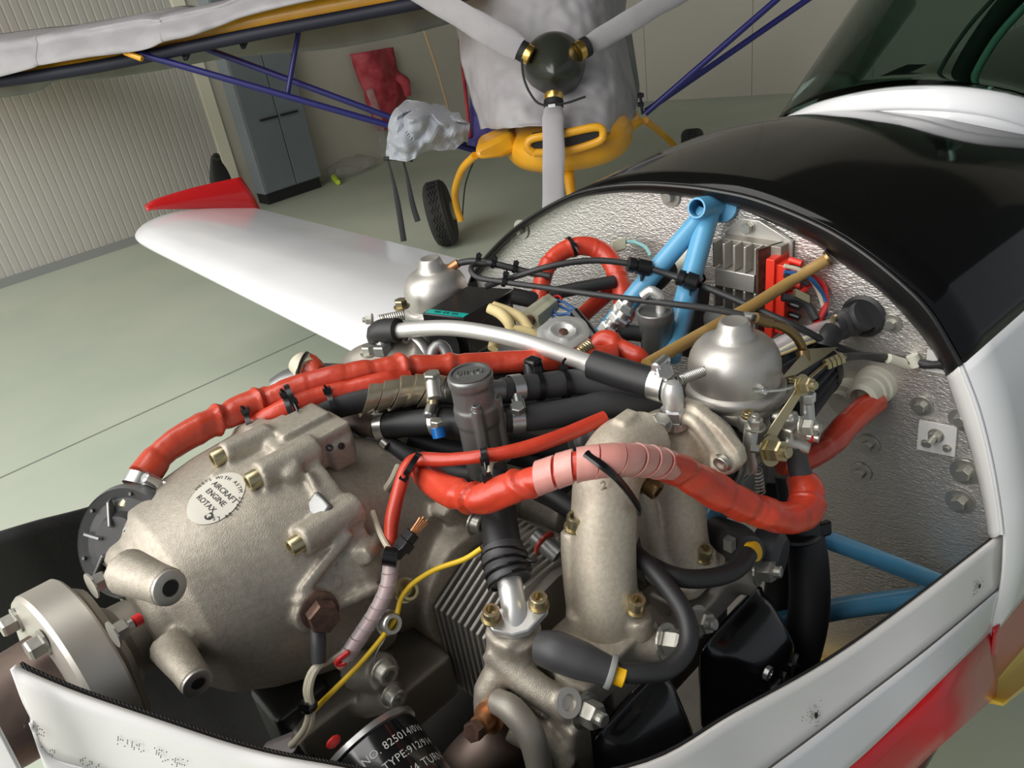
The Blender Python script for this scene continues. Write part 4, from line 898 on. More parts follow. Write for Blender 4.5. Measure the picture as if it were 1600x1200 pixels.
# valve covers
def vcover(name, label, tl, tr, h, proj_, dz, screw=None, lettering=None):
    L = (tr - tl).length; ux = (tr - tl).normalized(); ux = (ux - Y * ux.y).normalized() if abs(ux.y) < .6 else X
    uz = Z; c = (tl + tr) / 2 - Z * h / 2; n = (nY + Z * .0).normalized()
    t = thing(name, label, 'valve cover', c - Z * h / 2)
    b = NB(); rloft(b, c, X, Z, n, [(L / 2 + .004, h / 2 + .004, -.004, .018), (L / 2 + .004, h / 2 + .004, .003, .018), (L / 2, h / 2, .004, .016), (L / 2 - .002, h / 2 - .002, proj_ * .30, .016, 0, 0), (L / 2 - .006, h / 2 - .006, proj_ * .45, .016, 0, 0), (L / 2 - .019, h / 2 - .022, proj_ * .92, .012, .003, -.004), (L / 2 - .023, h / 2 - .026, proj_ * 1.0, .012, .003, -.004), (.004, .004, proj_ * 1.06, .003, .002, -.003)])
    obj('shell', b, 'cover_black', t, subd=1)
    for sx in (-1, 1):
        q = c + X * sx * (L / 2 - .018) + Z * (h / 2 - .005) + n * (proj_ * .35); b = NB(); box(b, q - n * .006 - Z * .003, X, n, Z, .016, .012, .006)
        obj('lug', b, 'cover_black', t, bevel=.003)
    return t, c, n
v1, vc1, vn1 = vcover('front_valve_cover', 'glossy black valve cover at the bottom of the engine beside the cowling lip', P(910, 1130, .575), P(1045, 1062, .625), .10, .045, 0)
v2, vc2, vn2 = vcover('rear_valve_cover', 'glossy black valve cover with raised lettering and a small socket screw', P(1088, 1003, .685), P(1192, 918, .74), .115, .050, 0)
q = P(1197, 1048, .60); 
def plane_pt(px, py, c, n): return PF(px, py, c, n)
fcp = vc2 + vn2 * .051
q = PF(1197, 1050, fcp, Y); b = NB(); lathe(b, [(.0065, 0), (.0065, .004), (.004, .004), (.0035, .001), (.0002, .001)], q, vn2, 24); obj('cap_screw', b, 'steel', v2)
q = PF(1210, 1078, fcp, Y) + nY * .001; textmesh('ROTAX', .024, q, X * 1 + Z * .10, Z, 'rubber_grey', v2, 'lettering', .0020, spacing=1.0)
# intake runners with domed junction
im = thing('intake_manifold', 'light sand-cast twin-runner intake manifold in the foreground', 'manifold', P(1000, 980, .64))
b = NB()
tube(b, PP((950, 985, .612), (946, 940, .605), (943, 860, .598), (944, 790, .594), (952, 740, .598), (975, 705, .612), (1010, 690, .63)), [.0262, .0256, .0253, .0255, .0265, .0275, .026], 32, .005)
tube(b, PP((1068, 885, .685), (1058, 830, .675), (1052, 770, .668), (1045, 715, .660)), [.0265, .0262, .0270, .030], 32, .005)
bmesh.ops.create_uvsphere(b, u_segments=32, v_segments=20, radius=1, matrix=Matrix.Translation(P(1045, 695, .662)) @ Matrix.Diagonal((.040, .036, .030, 1)))
rloft(b, P(950, 982, .612), X, Y, Z, [(.030, .030, -.012, .016), (.030, .030, .004, .016)])
rloft(b, P(1070, 880, .685), X, Y, Z, [(.032, .028, -.010, .014), (.032, .028, .004, .014)])
tube(b, PP((893, 830, .600), (893, 880, .605), (905, 960, .612)), [.0088, .008, .010], 14, .006)
tube(b, PP((1003, 760, .635), (1015, 830, .655), (1035, 885, .675)), [.010, .010, .012], 14, .006)
tube(b, PP((1098, 860, .67), (1103, 890, .675)), .0115, 14, .006); tube(b, PP((992, 962, .595), (996, 995, .60)), .0130, 14, .006); tube(b, PP((905, 955, .605), (908, 985, .608)), .0115, 14, .006)
tube(b, PP((985, 938, .60), (1005, 938, .60)), .007, 10, .005); tube(b, PP((1035, 862, .665), (1038, 885, .665)), .009, 10, .005)
prism(b, [PX(x_, y_, .444) for x_, y_ in ((1045, 640), (1062, 628), (1085, 636), (1125, 672), (1154, 708), (1158, 728), (1145, 742), (1118, 738), (1075, 720), (1045, 690))], X * .012)
cyl(b, PX(1130, 722, .436), PX(1130, 722, .456), .011); tube(b, [PX(1055, 650, .442), PX(1085, 660, .440), PX(1125, 712, .440)], .006, 10, .005)
box(b, P(980, 678, .612), X, Y, Z, .020, .013, .036); box(b, P(992, 692, .618), X, Y, Z, .034, .014, .016)
obj('casting', b, 'cast_warm', im, remesh=.0020, sm=5)
for (x_, y_, w_) in ((897, 824, .590), (994, 953, .585), (1099, 872, .660)): sockbolt(P(x_, y_, w_), Z + nY * .2, .0064, im, 'gold_zinc', h=.013)
sockbolt(P(1010, 755, .615), Z * -.2 + nY * .6, .008, im, 'brass_dark', h=.012)
b = NB(); lathe(b, [(.011, 0), (.010, .004), (.009, .004)], P(1028, 664, .622), Z + nY * .3, 24); obj('boss', b, 'cast_warm', im)
hexbolt(P(1032, 662, .617), Z + nY * .3, .013, im, 'zinc', h=.005); sockbolt(PX(1130, 722, .436), nX, .0065, im, 'zinc', h=.005)
textmesh('2', .011, P(943, 759, .563), X * .6 + Y * -.4, Z, 'cast_warm', im, 'cast_mark', .0008)
# silver fitting on top of the manifold
fb = P(1053, 655, .635); b = NB(); hexhead(b, fb, Z, .019, .012); lathe(b, [(.0115, -.006), (.0115, 0)], fb, Z, 20); t = thing('pipe_fitting', 'silver domed banjo fitting on top of the intake manifold', 'fitting', fb); obj('nut', b, 'steel', t, smooth=False)
b = NB(); lathe(b, [(.0085, 0), (.0085, .014), (.0078, .020), (.005, .025), (.001, .026)], fb + Z * .010, Z, 24); obj('dome', b, 'satin_alu', t)
b = NB(); prism(b, PP((757, 968, .560), (768, 955, .566), (800, 945, .572), (842, 934, .572), (856, 940, .568), (855, 952, .563), (825, 985, .557), (800, 992, .555), (770, 985, .556)), Z * -.006); obj('elbow_flange', b, 'satin_alu', cy1, bevel=.001)
# coolant elbow pipe (silver) on the front head
hose('coolant_elbow', 'satin silver coolant elbow bolted to the front cylinder head', 'pipe', [(806, 975, .568), (803, 950, .568), (797, 915, .575), (790, 880, .585)], .0095, 'satin_alu', 28)
ch = thing('coolant_hose', 'short thick black coolant hose above the silver elbow', 'hose', P(785, 830, .6))
b = NB(); tube(b, PP((795, 905, .577), (789, 875, .585), (782, 830, .60), (778, 790, .62), (770, 750, .64)), [.0145, .0150, .0145, .0140, .014], 28, .004); obj('hose_body', b, 'rubber', ch)
b = NB(); tube(b, PP((797, 908, .577), (790, 880, .585), (784, 855, .592)), [.016, .0172, .0165], 28, .003, mod=lambda s, a, L: 1 + .04 * math.sin(s * 900)); obj('wire_wrapped_end', b, 'rubber_grey', ch)
for k in range(4):
    b = NB(); p = P(797 - 3 * k, 905 - 12 * k, .577 + .004 * k); ax_ = P(790, 880, .585) - P(797, 908, .577); u, v, _ = frame(ax_ + V((.1 * k - .15, 0, .02)) * .02); 
    tube(b, [p + (u * math.cos(a_) + v * math.sin(a_)) * .0172 for a_ in [i * math.pi / 8 for i in range(16)]], .0013, 6, .004, closed=True, cap=False); obj('lock_wire', b, 'cable_tie', ch)
b = NB(); tube(b, PP((818, 872, .58), (832, 878, .575), (840, 874, .572)), .0015, 6, .003); obj('wire_tail', b, 'cable_tie', ch)
# spark plug caps and leads
def plug(name, label, pts, r, yel, n_):
    t = thing(name, label, 'spark plug cap', P(*pts[0]))
    b = NB(); tube(b, PP(*pts), r, 24, .003); obj('boot', b, 'rubber_grey', t)
    a, c = P(*pts[-2]), P(*pts[-1]); d_ = (c - a).normalized()
    b = NB(); lathe(b, [(r[-1] * 1.15, 0), (r[-1] * 1.2, .002), (r[-1] * 1.15, .004), (r[-1] * .9, .005)], c, d_, 24); obj('collar', b, 'base_grey', t)
    b = NB(); lathe(b, [(.0075, .004), (.0078, .012), (.006, .013)], c, d_, 18); obj('yellow_tag', b, 'tag_yellow', t)
    return t
plug('spark_plug_cap', 'black rubber spark plug cap with yellow tag above the front valve cover', [(846, 1012, .560), (870, 1018, .553), (910, 1033, .548), (950, 1048, .545)], [.0125, .0145, .0135, .0105], 1, 1)
b = NB(); tube(b, PP((843, 1005, .562), (842, 1018, .560), (852, 1032, .558)), .0016, 6, .003); tag(obj('retaining_clip', b, 'steel'), 'bright wire clip at the root of the front spark plug cap', 'clip')
hose('spark_lead', 'black ignition lead curling back from the front spark plug cap', 'cable', [(965, 1050, .545), (1000, 1052, .545), (1045, 1045, .55), (1074, 1010, .56), (1072, 965, .57), (1045, 920, .585), (1010, 880, .60), (960, 840, .625), (900, 800, .65), (840, 770, .67)], .0072, 'rubber')
hose('spark_lead', 'black ignition lead sweeping from between the runners to the rear plug', 'cable', [(970, 850, .625), (1010, 880, .615), (1060, 902, .60), (1110, 903, .61), (1150, 890, .625), (1170, 865, .64)], .0076, 'rubber')
t = thing('rear_spark_plug_cap', 'dark rear spark plug cap with yellow tag right of the runners', 'spark plug cap', P(1150, 860, .68))
b = NB(); tube(b, PP((1120, 840, .72), (1150, 850, .69), (1172, 862, .665)), [.020, .019, .014], 24, .004); lathe(b, [(.024, 0), (.024, .02), (.018, .026)], P(1180, 860, .71), nY + X * .2, 24); obj('boot', b, 'rubber_grey', t)
b = NB(); lathe(b, [(.0085, 0), (.0085, .006), (.007, .007)], P(1172, 862, .655), nY + Z * .6, 18); obj('yellow_tag', b, 'tag_yellow', t)
b = NB(); box(b, P(1140, 850, .66), X, Y, Z, .007, .008, .012); obj('clip', b, 'steel', t)
# thermostat / regulator canister
tc = P(757, 700, .655); up_ = (P(737, 580, .612) - P(760, 700, .66)).normalized()
up_ = Z; base = P(754, 692, .655)
th = thing('thermostat_housing', 'grey cast cylindrical housing with embossed cap in the engine centre', 'housing', base)
b = NB(); H_ = .064; lathe(b, [(.0175, -.03), (.0175, .022), (.0188, .024), (.0188, .038), (.0176, .040), (.0176, H_ - .006), (.0186, H_ - .005), (.0190, H_ + .002), (.0180, H_ + .004)], base, up_, 48)
for an in (.5, 1.9): 
    d_ = V((math.cos(an + 3.6), math.sin(an + 3.6), 0)) * .0180; cyl(b, base + d_ + Z * -.02, base + d_ + Z * .044, .0046)
cyl(b, P(742, 614, .66), P(706, 612, .682), .0098); cyl(b, P(745, 662, .66), P(708, 659, .674), .0098); cyl(b, P(755, 612, .655), P(792, 610, .667), .0098); cyl(b, P(762, 657, .655), P(796, 655, .667), .0098)
obj('casting', b, 'cast_grey', th, remesh=.0014, sm=3)
ct = base + up_ * (H_ + .0045); b = NB(); lathe(b, [(.0150, 0), (.0172, 0), (.0172, .0010), (.0150, .0010), (.0150, 0)], ct - up_ * .0003, up_, 40, cap0=False, cap1=False); obj('cap_ring', b, 'cast_grey', th)
tr_ = (P(775, 575, .62) - P(700, 580, .62)); tr_.z = 0; tr_.normalize()
textmesh('BING', .0098, ct + Z.cross(tr_) * .001, tr_, Z.cross(tr_), 'cast_grey', th, 'embossed_lettering', .0006)
sockbolt(base + V((math.cos(4.1), math.sin(4.1), 0)) * .018 + Z * .044, Z, .0038, th, 'cast_grey', h=.004)
# ================================================================ HOSES, CARBURETTORS, MOUNT, ELECTRICS
def path_at(pts, n=200):
    s, L = sample(pts, n); return [q[0] for q in s], L
def bands(name, parent, pts, f0, f1, n, r, m, gap=.12, skew=.004, label=None, taper=(1.03, 1.0, 1.0, .98)):
    pp, L = path_at(pts); out = []
    for k in range(n):
        a = f0 + (f1 - f0) * (k + gap / 2) / n; c = f0 + (f1 - f0) * (k + 1 - gap / 2) / n
        seg_ = [pp[int(a * 199 + (c - a) * 199 * j / 3)] for j in range(4)]
        b = NB(); rr = r[k % len(r)] if isinstance(r, (list, tuple)) else r
        d_ = (seg_[-1] - seg_[0]).normalized(); tube(b, seg_, [rr * q_ for q_ in taper], 28, .0015, mod=None)
        u, v, _ = frame(d_)
        for vv in b.verts:
            q = vv.co - seg_[0]; ang = math.atan2(q.dot(v), q.dot(u)); vv.co += d_ * skew * math.cos(ang)
        out.append(obj(name, b, m, parent))
    return out
def coil(name, p, q, r, wire, turns, m, parent=None):
    ax = (q - p); u, v, n = frame(ax); pts = [p + ax * (i / (turns * 12)) + (u * math.cos(i * math.pi / 6) + v * math.sin(i * math.pi / 6)) * r for i in range(turns * 12 + 1)]
    return obj(name, tube(NB(), pts, wire, 6, .001, cnt=turns * 12), m, parent)
W1 = wrinkle(1); W2 = wrinkle(2, .08, .10); W3 = wrinkle(3, .07, .08, .06)
# long red fire sleeve over the top
rs = [(226, 744, .62), (262, 700, .64), (322, 664, .66), (392, 634, .68), (455, 611, .69), (530, 590, .70), (600, 577, .71), (690, 571, .725), (760, 568, .735), (830, 563, .74), (900, 560, .75), (960, 553, .76)]
t = thing('long_fire_sleeve', 'long wrinkled red fire sleeve hose arching from the front left over the engine', 'hose', P(*rs[5]))
b = NB(); tube(b, PP(*rs), [.0125, .0125, .0125, .0120, .0115, .0120, .0115, .0110, .0105, .0105, .0105, .0105], 28, .0018, mod=wrinkle(1, .16, .28, .038)); obj('sleeve', b, 'sleeve_red', t)
a, c = P(226, 744, .62), P(216, 764, .615); clampband('hose_clamp', a.lerp(c, .45), c - a, .0128, .009, t, screw=P(250, 760, .6) - a)
b = NB(); ck = P(250, 768, .61); tube(b, [ck + (R_ * math.cos(i * .6) * .012 + U_ * math.sin(i * .6) * .007) for i in range(10)], .0016, 8, .003); obj('clamp_loop', b, 'steel', t)
b = NB(); hexhead(b, c, c - a, .019, .008); cyl(b, c, c + (c - a).normalized() * .018, .009); obj('end_fitting', b, 'gold_zinc', t, smooth=False)
tie(P(458, 628, .665), P(470, 606, .69) - P(440, 618, .685), .0150, None, 'black cable tie binding the long red sleeve to the black hose below')
# short red sleeve end by the gearbox
ss = PP((283, 762, .64), (310, 747, .645), (345, 730, .65), (362, 720, .65))
t = thing('short_fire_sleeve', 'short dark red fire sleeve end between the round cover and the oval data plate', 'hose', ss[1])
b = NB(); tube(b, ss, [.0118, .0112, .0110, .011], 28, .002, mod=W2); obj('sleeve', b, 'sleeve_red', t)
b = NB(); cyl(b, P(258, 775, .64), P(285, 760, .642), .0075); hexhead(b, P(265, 770, .63), ss[1] - ss[0], .014, .008); obj('steel_fitting', b, 'steel', t)
b = NB(); lathe(b, [(.0125, -.005), (.0133, -.004), (.0133, .004), (.0125, .005)], P(333, 737, .645), ss[2] - ss[1], 24); tube(b, PP((325, 722, .64), (333, 718, .64), (342, 724, .64)), .004, 8, .003); obj('cable_tie', b, 'cable_tie', t)
b = NB(); bmesh.ops.create_icosphere(b, subdivisions=2, radius=.007, matrix=Matrix.Translation(P(288, 790, .635))); obj('knob', b, 'plastic_black', t)
b = NB(); tube(b, PP((262, 792, .645), (300, 790, .65), (340, 760, .66)), .012, 14, .005); obj('dark_joint', b, 'rubber', t)
# black hose with foil tape and flat red sleeve
hp = [(385, 690, .67), (430, 668, .675), (480, 648, .68), (540, 630, .685), (600, 617, .69), (650, 610, .695), (700, 612, .69), (728, 611, .665)]
t = thing('taped_hose', 'black hose with a spiral of beige foil tape left of the thermostat housing', 'hose', P(*hp[3]))
b = NB(); tube(b, PP(*hp), .0118, 28, .004); obj('hose_body', b, 'rubber', t)
bands('foil_tape_turn', t, PP(*hp), .50, .82, 5, [.0140, .0138, .0142, .0139, .0148], 'foil_tape', .10, .008, taper=(1.10, 1.05, 1.0, .93))
clampband('hose_clamp', P(676, 606, .675), P(700, 612, .70) - P(650, 610, .695), .0125, .010, t, 'gold_zinc', screw=U_ * -.2 - N_, sm='gold_zinc')
b = NB(); cyl(b, P(676, 590, .655), P(679, 622, .65), .0065); hexhead(b, P(676, 592, .655), Z, .013, .006); obj('clamp_screw', b, 'zinc', t)
b = NB(); tube(b, PP((378, 688, .675), (410, 664, .672), (450, 642, .672), (500, 624, .68), (545, 612, .685), (600, 598, .69), (640, 594, .70)), [.010, .012, .0125, .0115, .0105, .010, .009], 24, .003, flat=.75, mod=W3); tag(obj('flattened_sleeve', b, 'sleeve_orange'), 'flattened orange red sleeve lying along the black taped hose', 'hose')
for (x_, y_, w_, r_) in ((398, 672, .662, .0165), (458, 646, .665, .0165), (522, 635, .672, .0135)):
    tie(P(x_, y_, w_ + .008), P(480, 648, .68) - P(430, 668, .675), r_, t, head=U_ + R_)
b = NB(); tube(b, PP((388, 678, .672), (384, 695, .672)), [.010, .012], 16, .004, flat=.5); obj('sleeve_tail', b, 'sleeve_red', t)
# lower left hose into the housing
lh = [(592, 668, .70), (640, 662, .69), (690, 658, .68), (732, 662, .662)]
t = thing('lower_inlet_hose', 'black coolant hose with blue-capped clamp entering the housing from the left', 'hose', P(*lh[1]))
b = NB(); tube(b, PP(*lh), .0118, 28, .004); obj('hose_body', b, 'rubber', t)
clampband('hose_clamp', P(598, 667, .699), P(640, 662, .69) - P(592, 668, .70), .0123, .008, t, screw=None)
clampband('hose_clamp', P(684, 659, .681), P(690, 658, .68) - P(640, 662, .69), .0123, .009, t, screw=U_ - N_)
b = NB(); cyl(b, P(684, 668, .655), P(687, 684, .655), .0062, .0058); obj('blue_cap', b, 'cap_blue', t); b = NB(); hexhead(b, P(682, 664, .652), U_ - N_ * .5, .010, .005); obj('clamp_screw', b, 'zinc', t, smooth=False)
t = thing('elbow_fitting', 'dark bronze elbow with bare metal bracket at the left end of the inlet hose', 'fitting', P(560, 670, .71))
b = NB(); tube(b, PP((540, 655, .73), (560, 662, .715), (592, 668, .70)), [.008, .011, .0105], 20, .004); obj('elbow', b, 'pipe_brown', t)
b = NB(); prism(b, PP((537, 665, .70), (590, 700, .70), (572, 708, .70), (550, 690, .70), (540, 680, .70)), N_ * .012); prism(b, PP((590, 672, .70), (602, 694, .70), (575, 705, .70), (560, 690, .70)), N_ * .01); obj('bracket', b, 'cast_grey', t, bevel=.001)
b = NB(); lathe(b, [(.003, 0), (.003, .001), (.0018, .001)], P(553, 688, .699), -N_, 14); obj('bracket_hole', b, 'dark_metal', t)
b = NB(); cyl(b, P(597, 690, .69), P(605, 697, .688), .004); obj('screw', b, 'zinc', t)
# right hoses
uh = [(785, 611, .665), (840, 604, .68), (900, 597, .69), (960, 598, .69), (1010, 602, .69), (1060, 610, .71)]
t = thing('upper_outlet_hose', 'upper black hose leaving the thermostat housing to the right', 'hose', P(*uh[2]))
b = NB(); tube(b, PP(*uh), [.0115, .0118, .0118, .0135, .0125, .012], 28, .004); obj('hose_body', b, 'rubber_grey', t)
clampband('hose_clamp', P(805, 608, .670), P(840, 604, .68) - P(785, 611, .665), .0122, .010, t); 
for x_, y_, w_ in ((842, 604, .68), (882, 600, .686)): tie(P(x_, y_, w_), P(900, 597, .69) - P(840, 604, .68), .0122, t, head=U_)
lo_ = [(790, 655, .665), (850, 650, .67), (910, 640, .68), (970, 628, .69), (1030, 630, .70)]
t = thing('lower_outlet_hose', 'lower black hose leaving the thermostat housing to the right', 'hose', P(*lo_[2]))
b = NB(); tube(b, PP(*lo_), [.0118, .0120, .0125, .014, .013], 28, .004); obj('hose_body', b, 'rubber_grey', t)
clampband('hose_clamp', P(808, 654, .667), P(850, 650, .67) - P(790, 655, .665), .0125, .011, t, screw=U_ - N_)
b = NB(); hexhead(b, P(808, 641, .642), U_ - N_, .011, .006); obj('clamp_screw', b, 'steel', t, smooth=False)
# silver balance pipe
sp = [(606, 519, .86), (650, 514, .84), (710, 513, .81), (780, 524, .775), (850, 543, .735), (925, 570, .68)]
t = thing('silver_balance_pipe', 'long curved satin silver pipe crossing above the red sleeve', 'pipe', P(*sp[3]))
b = NB(); tube(b, PP(*sp), [.0085, .0085, .0085, .0083, .0082, .0082], 28, .004); obj('pipe', b, 'satin_alu', t)
b = NB(); tube(b, PP((925, 569, .68), (975, 585, .665), (1030, 601, .648)), [.0132, .0136, .0130], 28, .004); obj('rubber_joint', b, 'rubber', t)
b = NB(); tube(b, PP((622, 516, .85), (600, 517, .86), (590, 522, .865), (590, 532, .868)), [.0135, .0138, .013, .011], 28, .004); obj('rubber_elbow', b, 'rubber', t)
clampband('hose_clamp', P(1030, 600, .648), P(1040, 604, .645) - P(975, 585, .665), .0138, .012, t, screw=U_ - N_ * .6)
b = NB(); hexhead(b, P(1037, 583, .635), U_ * .3 - N_, .013, .006); obj('clamp_screw', b, 'steel', t, smooth=False)
b = NB(); tube(b, PP((1035, 600, .645), (1046, 608, .64), (1052, 625, .636)), .0095, 20, .004); obj('end_elbow', b, 'satin_alu', t)
# far manifold and its fittings
t = thing('far_intake_manifold', 'cast intake manifold on the far side under the rubber pipe elbow', 'manifold', P(600, 575, .88))
b = NB(); tube(b, PP((548, 585, .90), (570, 568, .885), (610, 562, .88), (650, 565, .88)), [.018, .022, .024, .020], 20, .006); box(b, P(600, 548, .872), X, Y, Z, .02, .02, .02); tube(b, PP((640, 555, .885), (665, 556, .89)), .028, 20, .006); obj('casting', b, 'cast_dark', t, remesh=.003)
b = NB(); hexhead(b, P(599, 552, .865), Z, .020, .012); cyl(b, P(599, 545, .865), P(598, 532, .866), .009); obj('nut', b, 'cast_grey', t, smooth=False); hexbolt(P(577, 552, .865), Z, .014, t, 'zinc')
b = NB(); pc_ = P(650, 560, .875); u, v, n = frame(X); tube(b, [pc_ + (u * math.cos(a_) + v * math.sin(a_)) * .031 for a_ in [i * math.pi / 12 for i in range(24)]], .0030, 8, .004, closed=True, cap=False, flat=2); obj('socket_ring', b, 'steel', t)
b = NB(); tube(b, PP((668, 562, .87), (710, 560, .88)), .027, 24, .005); obj('rubber_socket', b, 'rubber', t)
t = thing('lifting_eye', 'small cast lifting eye standing above the red sleeve', 'lifting eye', P(688, 565, .73))
b = NB(); tube(b, PP((676, 580, .735), (676, 552, .735), (686, 540, .735), (697, 550, .735), (702, 580, .735)), .0062, 12, .003); obj('loop', b, 'cast_grey', t)
t = thing('far_plug_cap', 'cream and red wrapped spark plug cap at the far left of the engine', 'spark plug cap', P(482, 575, .86))
b = NB(); tube(b, PP((472, 565, .86), (484, 573, .855), (500, 582, .85)), [.013, .014, .009], 20, .003, mod=W2); obj('sleeve', b, 'sleeve_red', t)
b = NB(); tube(b, PP((470, 566, .857), (480, 578, .85)), [.015, .0145], 20, .003); obj('cream_wrap', b, 'wire_cream', t)
b = NB(); p = P(474, 572, .852); u, v, n = frame(R_ + U_ * -.3); tube(b, [p + (u * math.cos(a_) + v * math.sin(a_)) * .0155 for a_ in [i * math.pi / 8 for i in range(16)]], .0016, 6, .003, closed=True, cap=False); obj('cable_tie', b, 'cable_tie', t)
b = NB(); tube(b, PP((430, 610, .88), (455, 600, .88), (500, 592, .87), (545, 590, .88)), [.014, .018, .018, .016], 18, .005); obj('head_casting', b, 'cast_grey', cy3)
# ---------------------------------------------------------------- carburettors
def carb(name, label, c, detail):
    t = thing(name, label, 'carburettor', c - Z * .06)
    b = NB(); lathe(b, [(.044, -.005), (.0455, -.004), (.0455, .004), (.043, .006), (.0405, .007), (.0408, .018), (.0404, .026), (.0388, .0330), (.0355, .0395), (.0310, .0445), (.0260, .0475), (.0215, .0490), (.0190, .0502), (.0168, .0530), (.0150, .0580), (.0136, .0625), (.0124, .0648), (.0112, .0654), (.0100, .0648), (.001, .0646)], c, Z, 64); obj('dome', b, 'dome_metal', t, flat_angle=60)
    b = NB(); rloft(b, c - Z * .013, X, Y, Z, [(.040, .040, -.003, .022), (.042, .042, 0, .022), (.042, .042, .009, .022)]); 
    for sx, sy in ((-1, -1), (1, -1), (-1, 1), (1, 1)): lathe(b, [(.008, -.006), (.008, .010)], c + V((sx * .036, sy * .036, -.012)), Z, 16)
    cyl(b, c - Z * .010, c - Z * .055, .037, .027); cyl(b, c + V((-.055, 0, -.060)), c + V((.055, 0, -.060)), .024, .026); box(b, c + V((.0, 0, -.075)), X, Y, Z, .05, .045, .03)
    cyl(b, c + V((.01, -.01, -.06)), c + V((.01, -.045, -.06)), .010)
    obj('body', b, 'cast_dark' if detail else 'cast_grey', t, remesh=.0022, sm=4)
    for sx, sy in ((-1, -1), (1, -1), (-1, 1), (1, 1)): sockbolt(c + V((sx * .036, sy * .036, -.001)), Z, .0048, t, 'gold_zinc', h=.004)
    b = NB(); rloft(b, c + V((0, 0, -.118)), X, Y, Z, [(.022, .020, 0, .006), (.026, .024, .004, .007), (.026, .024, .034, .007)]); obj('float_bowl', b, 'cast_grey', t, bevel=.001)
    return t
c1 = P(1147, 602, .70); ct_ = carb('near_carburettor', 'large satin domed carburettor on the near side in front of the firewall', c1, True)
c2 = P(686, 478, .985); ct2 = carb('far_carburettor', 'satin domed carburettor on the far side beside the black box', c2, False)
so = P(1100, 680, .690)
t = thing('carburettor_socket', 'black rubber carburettor socket with bright steel ring clamp', 'socket', so)
b = NB(); a_ = P(1098, 702, .690) - X * .034; cyl(b, a_, a_ + X * .034, .036, .0375); cyl(b, a_ + X * .02, a_ + X * .06, .030); obj('rubber_body', b, 'rubber', t)
b = NB(); u, v, n = frame(X); pc_ = a_ + X * .034; tube(b, [pc_ + (u * math.cos(q) + v * math.sin(q)) * .0400 for q in [i * math.pi / 16 for i in range(32)]], .0028, 8, .003, closed=True, cap=False, flat=1.6); obj('ring_clamp', b, 'steel', t)
# carburettor linkage
def cp(dx, dy, dz): return c1 + V((dx, dy, dz))
def Pc(px, py, w=.655): return P(px, py, w)
b = NB(); prism(b, [Pc(1250, 598), Pc(1262, 603), Pc(1242, 635), Pc(1210, 690), Pc(1196, 690), Pc(1193, 682), Pc(1232, 625)], N_ * .002); obj('throttle_lever', b, 'gold_zinc', ct_, bevel=.0005)
for (x_, y_, s_) in ((1253, 602, .012), (1203, 704, .017)): nutstud(Pc(x_, y_, .652), -N_ + R_ * .6, s_, ct_, 'gold_zinc')
nutstud(Pc(1255, 668, .655), -N_ + R_ * .9, .013, ct_, 'zinc'); nutstud(Pc(1180, 668, .65), Z, .011, ct_, 'zinc')
b = NB(); cyl(b, P(1260, 612, .67), P(1262, 660, .68), .0055, .0065); hexhead(b, P(1261, 628, .67), Z, .012, .010); obj('needle_fitting', b, 'steel', ct_, smooth=False)
b = NB(); cyl(b, P(1262, 680, .66), P(1280, 684, .655), .0045); obj('end_screw', b, 'zinc', ct_); b = NB(); lathe(b, [(.005, 0), (.005, .004)], P(1265, 681, .658), R_ - U_ * .2, 14); obj('red_mark', b, 'wire_red', ct_)
b = NB(); box(b, P(1232, 675, .672), X, Y, Z, .026, .02, .022); cyl(b, P(1205, 650, .68), P(1245, 655, .67), .007); cyl(b, P(1225, 690, .665), P(1265, 700, .66), .006); obj('starter_housing', b, 'zinc', ct_, remesh=.0015, sm=2)
coil('return_spring', P(1183, 735, .655), P(1188, 772, .665), .0042, .0007, 7, 'zinc', ct_)
coil('idle_spring', P(1062, 594, .635), P(1100, 580, .645), .0038, .0008, 14, 'zinc', ct_)
b = NB(); tube(b, PP((1175, 660, .65), (1172, 690, .65), (1172, 740, .66)), .003, 8, .004, flat=2); tube(b, PP((1172, 700, .65), (1190, 702, .648)), .004, 8, .004); obj('bracket', b, 'zinc', ct_)
b = NB(); cyl(b, P(1190, 610, .655), P(1197, 612, .655), .0042); tube(b, PP((1178, 611, .655), (1215, 610, .652), (1243, 604, .652)), .0012, 6, .004); obj('clip_wire', b, 'steel', ct_)
b = NB(); prism(b, PP((1222, 590, .66), (1262, 545, .70), (1310, 542, .73), (1285, 560, .71), (1245, 585, .675)), N_ * .0015); obj('cable_bracket', b, 'gold_zinc', ct_)
b = NB(); 
for k in range(4): lathe(b, [(.0055, 0), (.0055, .0035)], P(1290 + 7 * k, 570 - 3 * k, .70), R_ + U_ * .4, 6)
tube(b, PP((1265, 590, .68), (1290, 570, .70), (1320, 558, .715)), .0014, 6, .004); obj('cable_adjuster', b, 'gold_zinc', ct_, smooth=False)
b = NB(); tube(b, PP((1195, 502, .675), (1222, 510, .68), (1243, 525, .69), (1254, 545, .70), (1256, 560, .70)), .0042, 12, .003); obj('bronze_elbow', b, 'brass_dark', ct_)
for nut_ in ((P(1180, 497, .67), P(1203, 504, .677), .0052), (P(1254, 548, .70), P(1256, 566, .70), .006)):
    b = NB(); cyl(b, *nut_); obj('elbow_nut', b, 'brass_dark', ct_)
# far carburettor bits
b = NB(); tube(b, PP((690, 440, .975), (697, 425, .97), (712, 413, .965)), .0040, 10, .004); obj('bronze_elbow', b, 'brass_dark', ct2)
coil('throttle_spring', P(592, 500, .93), P(632, 492, .94), .0055, .001, 12, 'zinc', ct2)
hexbolt(P(628, 480, .93), Z, .014, ct2, 'gold_zinc'); nutstud(P(582, 500, .93), -R_, .010, ct2)
